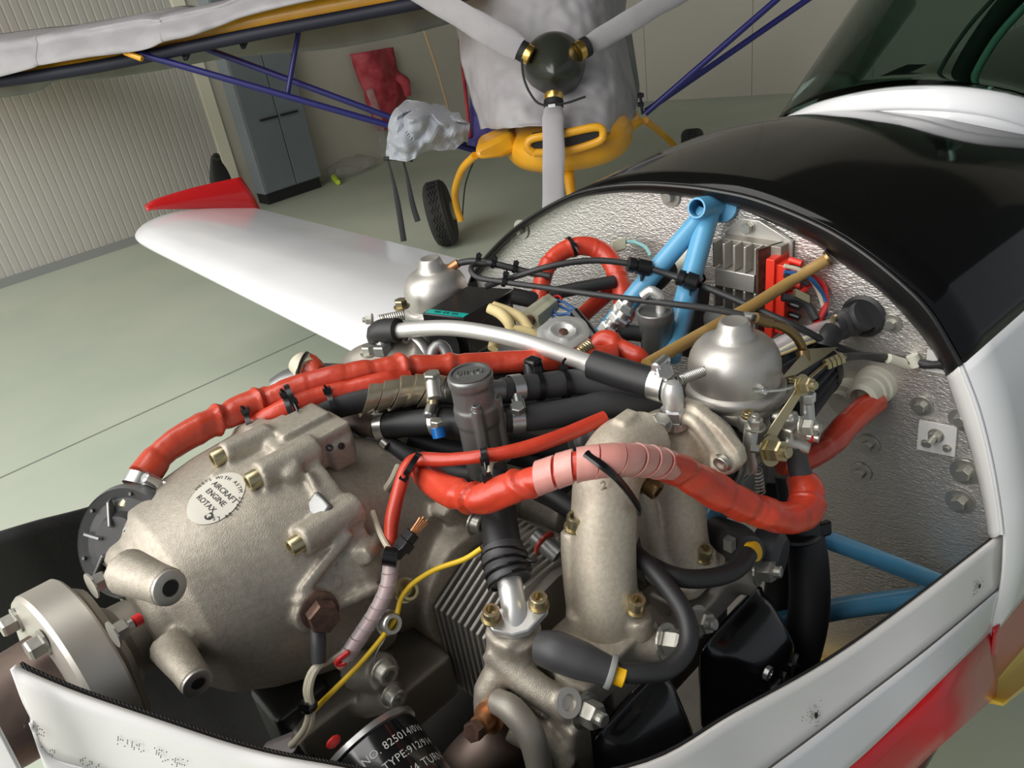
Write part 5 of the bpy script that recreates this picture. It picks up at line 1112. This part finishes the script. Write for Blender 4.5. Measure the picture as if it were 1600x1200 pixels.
# pleated conical filter
a_ = c1 + X * .055 - Z * .052; t = thing('cone_air_filter', 'dark pleated conical air filter between the near carburettor and the firewall', 'air filter', a_)
b = NB(); lathe(b, [(.044, .0), (.046, .003), (.046, .012), (.043, .014)], a_, X, 48); obj('rubber_rim', b, 'rubber', t)
b = NB(); lathe(b, [(.041, .012), (.040, .02), (.036, .05), (.032, .085), (.029, .090)], a_, X, 160, flute=lambda a, h: 1 + .055 * math.cos(28 * a)); obj('pleated_body', b, 'filter_pleat', t)
b = NB(); lathe(b, [(.033, .086), (.034, .089), (.033, .097), (.020, .100)], a_, X, 40); obj('end_cap', b, 'rubber', t)
# ---------------------------------------------------------------- engine mount
em = thing('engine_mount', 'sky blue welded tube engine mount on the firewall', 'engine mount', P(1110, 330, .89))
def tb(name, pts, r, m='tube_blue', **k): return obj(name, tube(NB(), PP(*pts), r, 24, .01, **k), m, em)
b = NB(); a = _P0(1088, 325, .838); c = _P0(1126, 321, .872); lathe(b, [(.0085, .004), (.0092, 0), (.0112, 0), (.0118, .002), (.0122, .03), (.0125, .055)], a, c - a, 32, cap0=False); obj('node_tube', b, 'tube_blue', em)
b = NB(); lathe(b, [(.0088, .001), (.0086, .03), (.001, .031)], a, c - a, 28, cap0=False); obj('tube_bore', b, 'tube_blue_dark', em)
b = NB(); lathe(b, [(.018, 0), (.018, .005)], P(1128, 322, .93), c - a, 24); obj('mount_pad', b, 'tube_blue', em)
tb('strut', [(1103, 332, .856), (1010, 440, .870), (920, 550, .885)], .0112); tb('strut', [(1108, 332, .860), (1078, 440, .838), (1046, 560, .80)], [.0120, .0118, .0116])
tb('strut', [(1130, 790, .74), (1250, 827, .775), (1480, 915, .845)], .0100); tb('strut', [(1180, 985, .80), (1300, 953, .83), (1470, 930, .85)], .0120)
tb('strut', [(1150, 740, .78), (1122, 790, .76), (1100, 830, .75)], .0130)
# cable guides clipped to the mount
for nm, p, q in (('cable_guide', (980, 412, .855), (1018, 420, .86)), ('cable_guide', (1058, 432, .822), (1092, 444, .818))):
    t = thing(nm, 'black cable guide on the left blue strut' if p[0] == 980 else 'black cable guide on the right blue strut', 'cable guide', P(*p))
    a, c = P(*p), P(*q); b = NB(); L = (c - a).length; lathe(b, [(.005, 0), (.0085, .001), (.0088, L * .3), (.0070, L * .32), (.0070, L * .4), (.0095, L * .42), (.0095, L * .9), (.006, L)], a, c - a, 20); box(b, a.lerp(c, .55) - U_ * .010, c - a, U_, N_, .008, .012, .008); obj('guide', b, 'plastic_black', t, flat_angle=30)
    b = NB(); u, v, n = frame((c - a)); m_ = a.lerp(c, .6) + N_ * .012; sd = (P(1010, 440, .885) - P(1103, 330, .885)).normalized() if p[0] == 980 else (P(1078, 440, .845) - P(1108, 330, .885)).normalized(); u, v, n = frame(sd)
    tube(b, [P(1024, 420, .885) + (u * math.cos(x_) + v * math.sin(x_)) * .0135 if p[0] == 980 else P(1082, 432, .85) + (u * math.cos(x_) + v * math.sin(x_)) * .0135 for x_ in [i * math.pi / 8 for i in range(16)]], .0016, 6, .003, closed=True, cap=False); obj('cable_tie', b, 'cable_tie', t)
# bowden cables
hose('throttle_cable', 'black throttle cable running from the far loop to the bronze elbow of the near carburettor', 'cable', [(760, 412, .93), (742, 413, .93), (736, 422, .92), (748, 434, .91), (790, 441, .89), (870, 452, .86), (960, 464, .82), (1050, 475, .77), (1120, 484, .72), (1182, 498, .67)], .0034, 'rubber', 12)
b = NB(); cyl(b, P(1165, 494, .685), P(1180, 497, .672), .0042); tag(obj('cable_ferrule', b, 'steel'), 'bright ferrule at the end of the throttle cable', 'ferrule')
hose('choke_cable', 'black cable crossing both blue struts down towards the white plate on the firewall', 'cable', [(758, 448, .90), (800, 434, .90), (860, 416, .88), (925, 407, .87), (985, 412, .86), (1020, 421, .855), (1060, 434, .845), (1100, 448, .82), (1180, 482, .78), (1250, 513, .76), (1310, 543, .77), (1370, 560, .79), (1440, 567, .80), (1478, 573, .80)], .0036, 'rubber', 12)
hose('mixture_cable', 'short black cable beside the firewall rim', 'cable', [(1318, 558, .73), (1350, 556, .76), (1400, 560, .785), (1445, 570, .80), (1480, 568, .805)], .0040, 'rubber', 12)
hose('cable_bundle', 'black cable pair with small ties arching from the far carburettor', 'cable', [(712, 412, .965), (740, 408, .955), (775, 413, .945), (820, 424, .94), (860, 432, .93)], .0042, 'rubber', 12)
for x_, y_, w_, l_ in ((746, 408, .95, 'nearest the copper ferrule'), (771, 413, .944, 'in the middle'), (804, 420, .94, 'farthest from the ferrule')): tie(P(x_, y_, w_), R_ - U_ * .3, .0046, None, 'small black cable tie on the far cable pair, ' + l_, head=U_, group='ties on the far cable pair')
tie(P(788, 439, .89), R_ - U_ * .25, .006, None, 'small black cable tie where two cables cross above the black box', head=U_)
b = NB(); cyl(b, P(1388, 560, .775), P(1420, 570, .785), .005); cyl(b, P(1425, 555, .79), P(1432, 572, .79), .006); tag(obj('cable_sleeve', b, 'gland_white'), 'cream heat-shrink piece on the cable beside the firewall rim', 'sleeve')
b = NB(); cyl(b, P(700, 421, .967), P(716, 411, .963), .0055); tag(obj('copper_ferrule', b, 'copper'), 'copper coloured ferrule at the far cable end', 'ferrule')
# red loop hose at the far side of the firewall
lp = [(845, 475, .93), (846, 445, .94), (858, 412, .95), (885, 390, .955), (920, 385, .955), (950, 402, .95), (968, 440, .94), (975, 478, .93), (972, 500, .92)]
t = thing('looped_fire_sleeve', 'orange red hose loop standing in front of the foil firewall', 'hose', P(*lp[3]))
b = NB(); tube(b, PP(*lp), [.0105, .0112, .0112, .0115, .0125, .0120, .0118, .0125, .0125], 28, .002, mod=wrinkle(5, .08, .10, .03)); obj('sleeve', b, 'sleeve_orange', t)
tie(P(893, 386, .955), P(920, 385, .955) - P(858, 412, .95), .0122, t)
b = NB(); tube(b, PP((962, 452, .955), (930, 475, .94), (895, 508, .92)), [.009, .012, .012], 20, .004, flat=.5); tag(obj('flat_red_sleeve', b, 'sleeve_red'), 'flat dark red sleeve slanting below the orange hose loop', 'hose')
b = NB(); tube(b, PP((925, 545, .775), (945, 535, .775), (968, 548, .77), (1000, 560, .76), (1015, 566, .755)), [.009, .014, .0135, .0115, .004], 22, .003, flat=.8, mod=W2); tag(obj('torn_sleeve_end', b, 'sleeve_orange'), 'torn open red sleeve end right above the rubber pipe joint', 'hose')
# black ignition box
t = thing('black_electronic_box', 'flat black electronic box with a teal label beside the far carburettor', 'electronic box', P(730, 475, .9))
q = PP((659, 489, .865), (729, 447, .955), (803, 451, .945), (726, 497, .850)); b = NB(); prism(b, q, -Z * .016); obj('lid', b, 'plastic_black', t, bevel=.0015)
q2 = [p.lerp((q[0] + q[2]) / 2, .06) - Z * .016 for p in q]; b = NB(); prism(b, q2, -Z * .034); obj('base', b, 'plastic_black', t, bevel=.002)
e1 = (q[3] - q[0]).normalized(); e2 = (q[1] - q[0]).normalized(); nn = e1.cross(e2).normalized(); nn = nn if nn.z > 0 else -nn
b = NB(); prism(b, [q[0] + e1 * .003 + e2 * .002, q[3] - e1 * .002 + e2 * .002, q[3] - e1 * .002 + e2 * .014, q[0] + e1 * .003 + e2 * .014], nn * .0005); obj('teal_label', b, 'teal_label', t, smooth=False)
textmesh('02 22 40', .008, (q[0] + q[3]) / 2 + e2 * .008 + nn * .0008, -e1, -e2, 'ink', t, 'lettering', .0001)
b = NB(); tube(b, PP((800, 462, .93), (830, 468, .93), (860, 472, .935)), .010, 14, .004); obj('cable_stub', b, 'rubber', t)
# tan wire looms and plug
for i, pts in enumerate(([(764, 481, .84), (782, 490, .835), (795, 505, .83), (800, 522, .83)], [(770, 478, .85), (795, 488, .845), (815, 498, .84), (828, 516, .835)], [(800, 515, .83), (830, 522, .83), (850, 540, .83)], [(770, 545, .81), (775, 532, .815), (790, 525, .82), (802, 518, .83)])):
    hose('wire_loom', ('left tan wire loom', 'right tan wire loom', 'lower tan wire loom', 'small tan loom end')[i] + ' bent over the engine beside the black box', 'wire loom', pts, [.0058, .0066, .0062, .0056], 'wire_tan', 16, mod=W3)
t = thing('clear_plug_connector', 'cloudy clear plug connector with brown contacts behind the silver filler cap', 'connector', P(842, 492, .87))
b = NB(); tube(b, PP((828, 500, .865), (860, 474, .89)), [.0130, .0115], 30, .003, mod=lambda s, a, L: 1 + .1 * math.cos(6 * a)); obj('shell', b, 'connector_clear', t)
b = NB(); cyl(b, P(826, 502, .86), P(830, 499, .863), .006); obj('contact', b, 'copper_rust', t)
for i, pts in enumerate(([(862, 468, .89), (880, 472, .885), (900, 485, .875), (912, 498, .86)], [(862, 480, .88), (872, 492, .875), (885, 490, .87), (905, 497, .86)], [(858, 470, .89), (878, 480, .885), (902, 490, .87)], [(860, 486, .88), (870, 500, .87), (890, 498, .865)])):
    hose('blue_wire', ('uppermost', 'lowest', 'middle', 'shortest')[i] + ' blue wire curling behind the silver filler cap', 'wire', pts, .0018, 'wire_blue', 8, group='blue wires behind the filler cap')
hose('red_wire_loop', 'thin red wire loop behind the clear plug connector', 'wire', [(860, 466, .90), (872, 462, .90), (878, 470, .89), (866, 474, .89)], .0014, 'wire_red', 8)
b = NB(); tube(b, PP((898, 488, .86), (918, 512, .845), (930, 528, .835)), .006, 12, .003); tag(obj('wire_clip', b, 'cable_tie'), 'black clip strip holding blue wires on the blue strut', 'clip')
# silver filler cap
pc_ = P(880, 523, .775); t = thing('filler_cap', 'silver pressed-steel filler cap with raised centre', 'cap', pc_ - Z * .03)
cd_ = (Z + nY * .25 + nX * .1).normalized(); b = NB(); lathe(b, [(.0255, -.010), (.027, -.008), (.0265, .003), (.021, .0045), (.017, .004), (.013, .0065), (.010, .006), (.006, .003), (.001, .003)], pc_, cd_, 64, flute=lambda a, h: 1 + (.10 * math.cos(2 * a) ** 3 if h < .0042 else 0)); obj('lid', b, 'satin_alu', t)
b = NB(); lathe(b, [(.0045, .003), (.0045, .005), (.001, .0055)], pc_, cd_, 16); obj('rivet', b, 'copper_rust', t)
b = NB(); cyl(b, pc_ - cd_ * .007, pc_ - cd_ * .045, .021); obj('neck', b, 'cast_grey', t)
tag(coil('brass_spring', P(905, 552, .745), P(924, 538, .75), .0055, .0012, 6, 'gold_zinc'), 'small brass coloured spring in front of the silver filler cap', 'spring')
# canister with hoses
pc_ = P(1027, 545, .815); t = thing('fuel_pressure_canister', 'small grey metal canister with clear top and nipple in front of the right blue strut', 'canister', pc_)
b = NB(); lathe(b, [(.0165, 0), (.0172, .002), (.0172, .030), (.0185, .032), (.0190, .038), (.0188, .044), (.0175, .045), (.016, .0425), (.004, .0425)], pc_, Z, 40); obj('body', b, 'cast_grey', t)
b = NB(); tube(b, [pc_ + Z * .042 + V((.004, -.004, 0)), pc_ + Z * .058 + V((.004, -.004, 0)), pc_ + Z * .066 + V((0, 0.004, 0)), pc_ + Z * .060 + V((-.004, .012, 0))], .0052, 14, .003); obj('nipple', b, 'satin_alu', t)
b = NB(); tube(b, PP((1004, 522, .81), (985, 520, .81), (968, 520, .81)), .0085, 18, .004); obj('black_hose', b, 'rubber', t)
t = thing('banjo_fitting', 'bright hexagonal banjo fittings joining black hose and blue strut', 'fitting', P(955, 515, .82))
for x_, y_, w_, s_ in ((962, 508, .815, .022), (970, 488, .82, .018), (945, 522, .81, .018)):
    b = NB(); a = P(x_, y_, w_); hexhead(b, a, R_ * .5 + U_ * .8 - N_ * .5, s_, .012); cyl(b, a, a + (R_ * .5 + U_ * .8 - N_ * .5).normalized() * .018, s_ * .35); obj('hex_nut', b, 'steel', t, smooth=False)
b = NB(); cyl(b, P(965, 478, .82), P(955, 530, .81), .0055); obj('stud', b, 'zinc', t)
# small connector and teal wire on the firewall
b = NB(); p = P(966, 384, .97); box(b, p, R_ + U_ * .3, U_, N_, .018, .015, .012); tag(obj('cream_connector', b, 'connector_clear', bevel=.001), 'small cream plastic connector hanging in front of the foil', 'connector')
hose('teal_wire', 'thin teal wire from the cream connector to the left strut', 'wire', [(975, 378, .97), (990, 378, .96), (1008, 386, .94), (1017, 400, .92)], .0022, 'wire_teal', 8)
hose('teal_wire_lower', 'thin teal wire hanging below the left cable guide', 'wire', [(1011, 436, .88), (1014, 452, .87), (1024, 466, .86), (1032, 470, .85)], .0022, 'wire_teal', 8)
b = NB(); tube(b, PP((1042, 418, .90), (1020, 440, .885), (995, 455, .89)), [.014, .014, .006], 16, .005); tag(obj('black_rubber_boot', b, 'rubber'), 'black rubber boot between the two blue struts', 'boot')
hose('black_tape_hose', 'black hose running behind the right blue strut', 'hose', [(1096, 445, .86), (1092, 480, .86), (1082, 520, .85), (1070, 550, .84)], .010, 'rubber', 18)
b = NB(); a = P(1092, 500, .86); cyl(b, a, a + (R_ - U_ * .1) * .02, .012, .014); lathe(b, [(.0155, 0), (.0155, .008)], a + R_ * .018, R_, 24); tag(obj('grey_coupling', b, 'base_grey'), 'grey round coupling behind the domed carburettor', 'coupling')
# regulator
rg = thing('voltage_regulator', 'finned metal voltage regulator with red plug bolted to the firewall', 'regulator', PX(1150, 480, .735))
T1_ = PX(1117, 378, .708); T2_ = PX(1186, 385, .708); B1_ = PX(1113, 487, .708)
yl, yr = T1_.y, T2_.y; zt = (T1_.z + T2_.z) / 2; zb = B1_.z - .012; wdt = yl - yr
b = NB(); prism(b, [V((FX - .003, y_, z_)) for y_, z_ in ((yl + .004, zt + .002), ((yl + yr) / 2 + .012, zt + .020), ((yl + yr) / 2 - .012, zt + .020), (yr - .024, zt + .002), (yr - .024, zb), (yl + .004, zb))], -X * .004); obj('mounting_plate', b, 'fin_metal', rg, bevel=.001)
hexbolt(V((FX - .007, (yl + yr) / 2, zt + .011)), nX, .011, rg)
b = NB(); box(b, V((FX - .014, (yl + yr - .02) / 2, (zt + zb) / 2)), X, Y, Z, .016, wdt + .02, zt - zb); obj('body', b, 'cast_dark', rg, bevel=.001)
nf_ = 5
for k in range(nf_):
    y_ = yl - wdt * (k + .1) / (nf_ - .8)
    for z0, z1 in ((zt, zt - (zt - zb) * .30), (zt - (zt - zb) * .52, zb)):
        b = NB(); box(b, V((FX - .029, y_, (z0 + z1) / 2)), X, Y, Z, .016, .0028, abs(z1 - z0)); obj('fin', b, 'fin_metal', rg, smooth=False, bevel=.0006, bseg=1)
b = NB(); box(b, V((FX - .029, (yl + yr) / 2, zt - (zt - zb) * .41)), X, Y, Z, .016, wdt * .92, (zt - zb) * .21); obj('label_pad', b, 'fin_metal', rg, bevel=.001)
b = NB(); prism(b, [V((FX - .037, yr + .001, zt)), V((FX - .037, yr - .001, zb)), V((FX - .006, yr - .012, zb)), V((FX - .006, yr - .012, zt))], V((0, -.003, 0))); obj('side_wall', b, 'copper_rust', rg)
b = NB(); box(b, V((FX - .022, yr - .016, (zt + zb) / 2 - .005)), X, Y, Z, .030, .010, (zt - zb) * .92); box(b, V((FX - .022, yr - .026, (zt + zb) / 2 - .005)), X, Y, Z, .022, .012, (zt - zb) * .8); rpl = obj('red_plug', b, 'red_plastic', rg, bevel=.001)
for k in range(6):
    z_ = zt - .012 - k * .0125; p = V((FX - .022, yr - .030, z_)); b = NB(); cyl(b, p, p + V((0, -.014, -.002)), .0035); obj('contact', b, 'red_plastic' if k < 3 else 'plastic_black', rpl)
for i, (pts, m_, r_) in enumerate((([(1225, 415, .80), (1255, 425, .80), (1280, 460, .81), (1288, 500, .80), (1280, 520, .78)], 'wire_cream', .0022), ([(1225, 425, .80), (1262, 432, .80), (1288, 465, .81), (1290, 500, .80)], 'wire_blue', .0024), ([(1262, 428, .81), (1285, 445, .815), (1290, 475, .81), (1280, 500, .79), (1272, 515, .78)], 'wire_red', .0036), ([(1225, 460, .80), (1250, 458, .80), (1268, 440, .81), (1258, 430, .81)], 'wire_red', .0030), ([(1225, 430, .80), (1250, 438, .80), (1262, 445, .80)], 'rubber', .0026), ([(1222, 465, .79), (1245, 467, .79), (1262, 478, .79), (1275, 500, .785)], 'rubber', .0045))):
    hose('regulator_wire', ('cream wire', 'blue wire', 'thick red wire', 'short bent red wire', 'short black wire', 'taped black wire')[i] + ' leaving the red regulator plug', 'wire', pts, r_, m_, 8)
b = NB(); p = P(1252, 463, .785); box(b, p, R_ - U_ * .5, U_, N_, .014, .008, .008); tag(obj('brass_terminal', b, 'gold_zinc'), 'brass terminal on the taped black wire beside the red plug', 'terminal')
hose('amber_tube', 'long translucent amber tube slanting from the firewall across the red plug', 'tube', [(1294, 404, .845), (1240, 437, .800), (1180, 475, .775), (1135, 500, .76), (1090, 525, .745), (1040, 553, .72), (1010, 570, .70)], .0062, 'amber_tube', 18)
b = NB(); lathe(b, [(.0085, 0), (.0080, .003), (.0062, .003)], P(1296, 402, .846), P(1240, 437, .815) - P(1294, 404, .845), 20); tag(obj('tube_grommet', b, 'brass_dark'), 'dark grommet where the amber tube leaves the firewall', 'grommet')
# grommet boot with wires
t = thing('cable_boot', 'dark rubber cable boot leaving the large hole in the firewall', 'cable boot', PX(1345, 495, .73))
b = NB(); tube(b, PP((1352, 492, .84), (1330, 502, .82), (1308, 510, .80), (1296, 514, .79)), [.0155, .0155, .0145, .0125], 28, .003, mod=lambda s, a, L: 1 + .05 * math.sin(s * 420)); obj('boot', b, 'rubber_grey', t)
b = NB(); tube(b, PP((1300, 512, .79), (1270, 520, .775), (1235, 532, .77), (1205, 545, .78)), [.0095, .009, .0085, .008], 18, .005); obj('clear_sleeve', b, 'spiral_clear', t)
b = NB(); tube(b, PP((1305, 495, .785), (1300, 500, .78), (1298, 508, .78)), .003, 8, .003); obj('zinc_clip', b, 'gold_zinc', t)
b = NB(); tube(b, PP((1300, 520, .775), (1290, 530, .77), (1286, 540, .77)), .012, 12, .004); obj('boot_tail', b, 'rubber', t)
for i in range(3): 
    b = NB(); tube(b, PP((1305, 516 + 4 * i, .785), (1265, 526 + 4 * i, .762), (1225, 545 + 3 * i, .76), (1200, 560, .77)), .0026, 8, .006); obj('wire', b, ('wire_cream', 'base_grey', 'wire_tan')[i], t)
# red sleeve from the gland to the carburettor
gs = [(1218, 722, .74), (1255, 718, .745), (1295, 695, .765), (1325, 662, .785), (1352, 638, .80), (1372, 628, .81)]
t = thing('firewall_fire_sleeve', 'glossy red fire sleeve running from the white gland on the firewall to the carburettor', 'hose', P(*gs[3])); b = NB(); tube(b, PP(*gs), [.012, .0122, .0128, .0130, .0130, .0110], 28, .002, mod=wrinkle(9, .08, .10, .03)); obj('sleeve', b, 'sleeve_red', t)
# big red sleeve across the front
bs = [(652, 728, .640), (672, 748, .620), (705, 768, .597), (748, 778, .572), (800, 764, .553), (850, 744, .540), (905, 726, .530), (960, 719, .530), (1015, 721, .550), (1060, 735, .575), (1120, 768, .600), (1178, 796, .62), (1222, 810, .635), (1256, 800, .65), (1260, 768, .665), (1250, 748, .68)]
t = thing('front_fire_sleeve', 'thick orange red fire sleeve crossing in front of both intake runners', 'hose', P(*bs[6]))
b = NB(); tube(b, PP(*bs), [.0090, .0110, .0120, .0118, .0112, .0100, .0098, .0098, .0102, .0128, .0140, .0138, .0130, .0142, .0150, .0120], 30, .0018, mod=wrinkle(12, .18, .22, .030)); obj('sleeve', b, 'sleeve_orange', t)
bands('spiral_wrap_turn', t, PP(*bs), .315, .565, 8, .0120, 'spiral_pink', .10, .0035)
hose('carburettor_fuel_hose', 'short black fuel hose dropping from the carburettor into the red sleeve end', 'hose', [(1242, 695, .665), (1246, 720, .67), (1252, 745, .672), (1256, 765, .672)], [.0085, .0090, .0098, .0100], 'rubber_grey', 24)
# thin red sleeve
ts = [(610, 865, .595), (613, 810, .60), (625, 760, .605), (637, 728, .61), (655, 718, .615), (700, 718, .605), (760, 712, .595), (830, 698, .60), (900, 672, .615), (945, 652, .625)]
t = thing('thin_fire_sleeve', 'thin red sleeve bending down from the cable tie beside the gearbox', 'hose', P(*ts[4])); b = NB(); tube(b, PP(*ts), [.0048, .0060, .0055, .0052, .0058, .0055, .0052, .0060, .0062, .0055], 20, .003, mod=W3); obj('sleeve', b, 'sleeve_orange', t)
tie(P(644, 727, .61), R_ + U_ * -.6, .0105, None, 'black cable tie joining the thin and thick red sleeves at the left', head=-U_ - N_ * .4)
tie(P(757, 713, .594), R_ + U_ * .2, .0068, None, 'black cable tie on the thin red sleeve below the thermostat housing', head=-U_ * .3 - N_)
tie(P(768, 770, .566), R_ + U_ * .25, .0112, None, 'long black cable tie around the front red sleeve above the coolant hose', head=U_ - N_ * .5)
b = NB(); tube(b, PP((915, 708, .520), (950, 735, .515), (975, 760, .535), (996, 790, .56), (998, 800, .575)), .0022, 8, .003, flat=1.6); tag(obj('long_cable_tie', b, 'cable_tie'), 'long black cable tie slanting over the pink spiral and first runner', 'cable tie')
b = NB(); tube(b, PP((765, 740, .59), (768, 722, .595), (776, 718, .60)), .0022, 8, .003); tag(obj('pale_wire_loop', b, 'wire_cream'), 'short pale wire loop above the front red sleeve', 'wire')
hose('pale_wire', 'pale flat wire slanting beside the thin red sleeve', 'wire', [(622, 728, .66), (612, 750, .65), (600, 768, .65)], .0028, 'wire_cream', 8)
# black hoses and leads in the valley
for i, (pts, r_) in enumerate((([(600, 690, .70), (640, 715, .69), (700, 735, .69), (760, 745, .68), (830, 760, .67), (900, 800, .65)], .009), ([(640, 682, .71), (700, 700, .71), (760, 705, .71), (830, 722, .70), (890, 760, .68)], .008), ([(780, 690, .70), (860, 700, .71), (930, 690, .71), (1000, 660, .72)], .012), ([(590, 640, .72), (660, 640, .73), (720, 640, .73), (860, 625, .73), (980, 620, .73)], .013), ([(700, 590, .76), (800, 590, .76), (900, 580, .76), (1000, 585, .76)], .012), ([(860, 460, .93), (905, 450, .93), (960, 440, .93)], .008))):
    hose('background_hose', ('black lead in the valley behind the front red sleeve', 'upper black lead in the valley below the inlet hose', 'black hose behind the first intake runner', 'black hose behind the thermostat housing', 'black hose below the silver balance pipe', 'black hose inside the orange hose loop')[i], 'hose', pts, r_, 'rubber', 16)
t = thing('ribbed_hose_joint', 'black ribbed hose joint left of the lifting lug on the manifold', 'hose', P(920, 690, .66)); b = NB(); tube(b, PP((895, 695, .665), (925, 688, .66), (955, 680, .665)), .016, 24, .002, mod=lambda s, a, L: 1 + .06 * math.sin(s * 700)); tube(b, PP((930, 690, .66), (945, 668, .67)), .012, 18, .004); obj('joint', b, 'rubber', t)
b = NB(); box(b, P(835, 580, .69), X, Y, Z, .012, .014, .026); cyl(b, P(833, 590, .69), P(830, 565, .69), .008); tag(obj('plastic_nozzle', b, 'plastic_black', bevel=.002), 'black plastic nozzle standing behind the upper outlet hose', 'nozzle')
# thick black hose at the right
hose('thick_vertical_hose', 'thick black hose dropping beside the rear valve cover', 'hose', [(1238, 740, .76), (1248, 800, .765), (1262, 870, .77), (1264, 950, .775), (1250, 1020, .78), (1225, 1090, .79)], [.017, .018, .0195, .0200, .0200, .0200], 'rubber', 32)
hose('hidden_black_hose', 'black hose behind the dark spark plug cap', 'hose', [(1215, 740, .80), (1225, 830, .82), (1230, 900, .83), (1215, 990, .84)], .022, 'rubber', 24)
t = thing('strut_tie', 'black cable tie holding the thick hose to the lower blue strut', 'cable tie', P(1284, 828, .77))
b = NB(); box(b, P(1284, 827, .762), R_ + U_ * .3, U_, N_, .016, .014, .012); obj('buckle', b, 'cable_tie', t, bevel=.002)
b = NB(); tube(b, PP((1284, 830, .765), (1262, 846, .745), (1238, 848, .745), (1222, 842, .75)), .0035, 8, .003, flat=1.5); obj('band', b, 'cable_tie', t)
# wires at the gearbox front
sw = [(612, 868, .585), (606, 915, .580), (588, 955, .578), (560, 998, .575), (538, 1030, .572), (528, 1040, .572)]
t = thing('spiral_wrapped_wires', 'wires in clear spiral wrap curving down beside the rusty bolt', 'wire loom', P(*sw[3]))
b = NB(); tube(b, PP(*sw), .0042, 14, .004); obj('red_white_wires', b, 'spiral_pink', t)
bands('spiral_wrap_turn', t, PP(*sw), .03, .92, 9, .0062, 'spiral_clear', .08, .003)
b = NB(); tube(b, PP((545, 1018, .566), (530, 1030, .566), (526, 1038, .568), (540, 1036, .568)), .0020, 8, .002); obj('red_wire', b, 'wire_red', t)
b = NB(); tube(b, PP((600, 868, .58), (622, 872, .58)), .0075, 12, .003); obj('cable_tie', b, 'cable_tie', t)
hose('cream_wire', 'cream wire rising along the gearbox edge above the spiral wrap', 'wire', [(583, 800, .62), (590, 822, .605), (600, 845, .592), (611, 862, .586)], .0024, 'wire_cream', 8)
t = thing('black_wire_connector', 'small black connector with bare copper strands beside the spiral wrap', 'connector', P(632, 850, .58))
b = NB(); a, c = P(616, 868, .582), P(646, 832, .585); d_ = (c - a).normalized(); u, v, _ = frame(d_); box(b, (a + c) / 2, d_, u, v, (c - a).length, .008, .010); box(b, a.lerp(c, .5) + v * .001, d_, u, v, .008, .010, .012); obj('shell', b, 'plastic_black', t, bevel=.001)
b = NB(); 
for k in range(5): tube(b, [c + u * (.0015 * (k - 2)), c + d_ * .008 + u * .002 * (k - 2), c + d_ * (.012 + .002 * (k % 2)) + u * .0024 * (k - 2)], .0009, 5, .002)
o = obj('copper_strands', b, 'copper', t); o['kind'] = 'stuff'
hose('yellow_wire', 'yellow wire running diagonally over the crankcase', 'wire', [(752, 857, .585), (725, 874, .588), (680, 890, .590), (645, 912, .588), (626, 936, .585), (618, 965, .583), (590, 1005, .578), (550, 1050, .573), (510, 1090, .572), (487, 1113, .575)], .0021, 'wire_yellow', 10)
t = thing('cream_wire_pair', 'cream wire pair leaving the black sleeve below the rusty bolt', 'wire', P(485, 1080, .56))
b = NB(); tube(b, PP((500, 1036, .565), (486, 1052, .562), (479, 1078, .56), (484, 1105, .56), (478, 1135, .562), (462, 1158, .567), (455, 1164, .57)), .0028, 10, .003); obj('wire', b, 'wire_cream', t)
b = NB(); tube(b, PP((545, 1012, .575), (520, 1030, .572), (500, 1040, .568)), .0022, 8, .003); obj('wire', b, 'wire_cream', t)
b = NB(); tube(b, PP((504, 1034, .566), (490, 1054, .561), (484, 1080, .558), (488, 1105, .56), (484, 1135, .562), (466, 1160, .567)), .0024, 8, .003); obj('wire', b, 'wire_cream', t)
b = NB(); lathe(b, [(.0065, -.002), (.0065, .002)], P(482, 1102, .56), Z, 14); box(b, P(474, 1104, .556), R_, U_, N_, .006, .005, .005); obj('cable_tie', b, 'cable_tie', t)
b = NB(); tube(b, PP((496, 972, .575), (497, 1000, .568), (498, 1036, .565)), [.0055, .0058, .0052], 18, .003); tag(obj('black_wire_sleeve', b, 'rubber_grey'), 'black sleeve hanging from the rusty hexagon bolt', 'sleeve')
b = NB(); prism(b, PP((455, 1150, .585), (410, 1168, .575), (400, 1185, .57), (440, 1195, .57), (462, 1172, .575)), N_ * .01); tag(obj('clear_connector_block', b, 'spiral_clear', bevel=.001), 'cloudy clear connector block at the end of the cream wires', 'connector')
hose('lock_wire', 'thin twisted steel lock wire between two crankcase bolts', 'wire', [(606, 985, .583), (600, 1000, .58), (588, 1020, .578), (584, 1048, .578)], .0008, 'steel', 6)
b = NB(); tube(b, PP((440, 1110, .63), (470, 1160, .63), (480, 1210, .63)), .012, 12, .005); box(b, P(470, 1120, .66), X, Y, Z, .05, .05, .08); tag(obj('dark_pump_bracket', b, 'dark_metal', remesh=.003), 'dark bracket under the gearbox behind the cream wires', 'bracket')
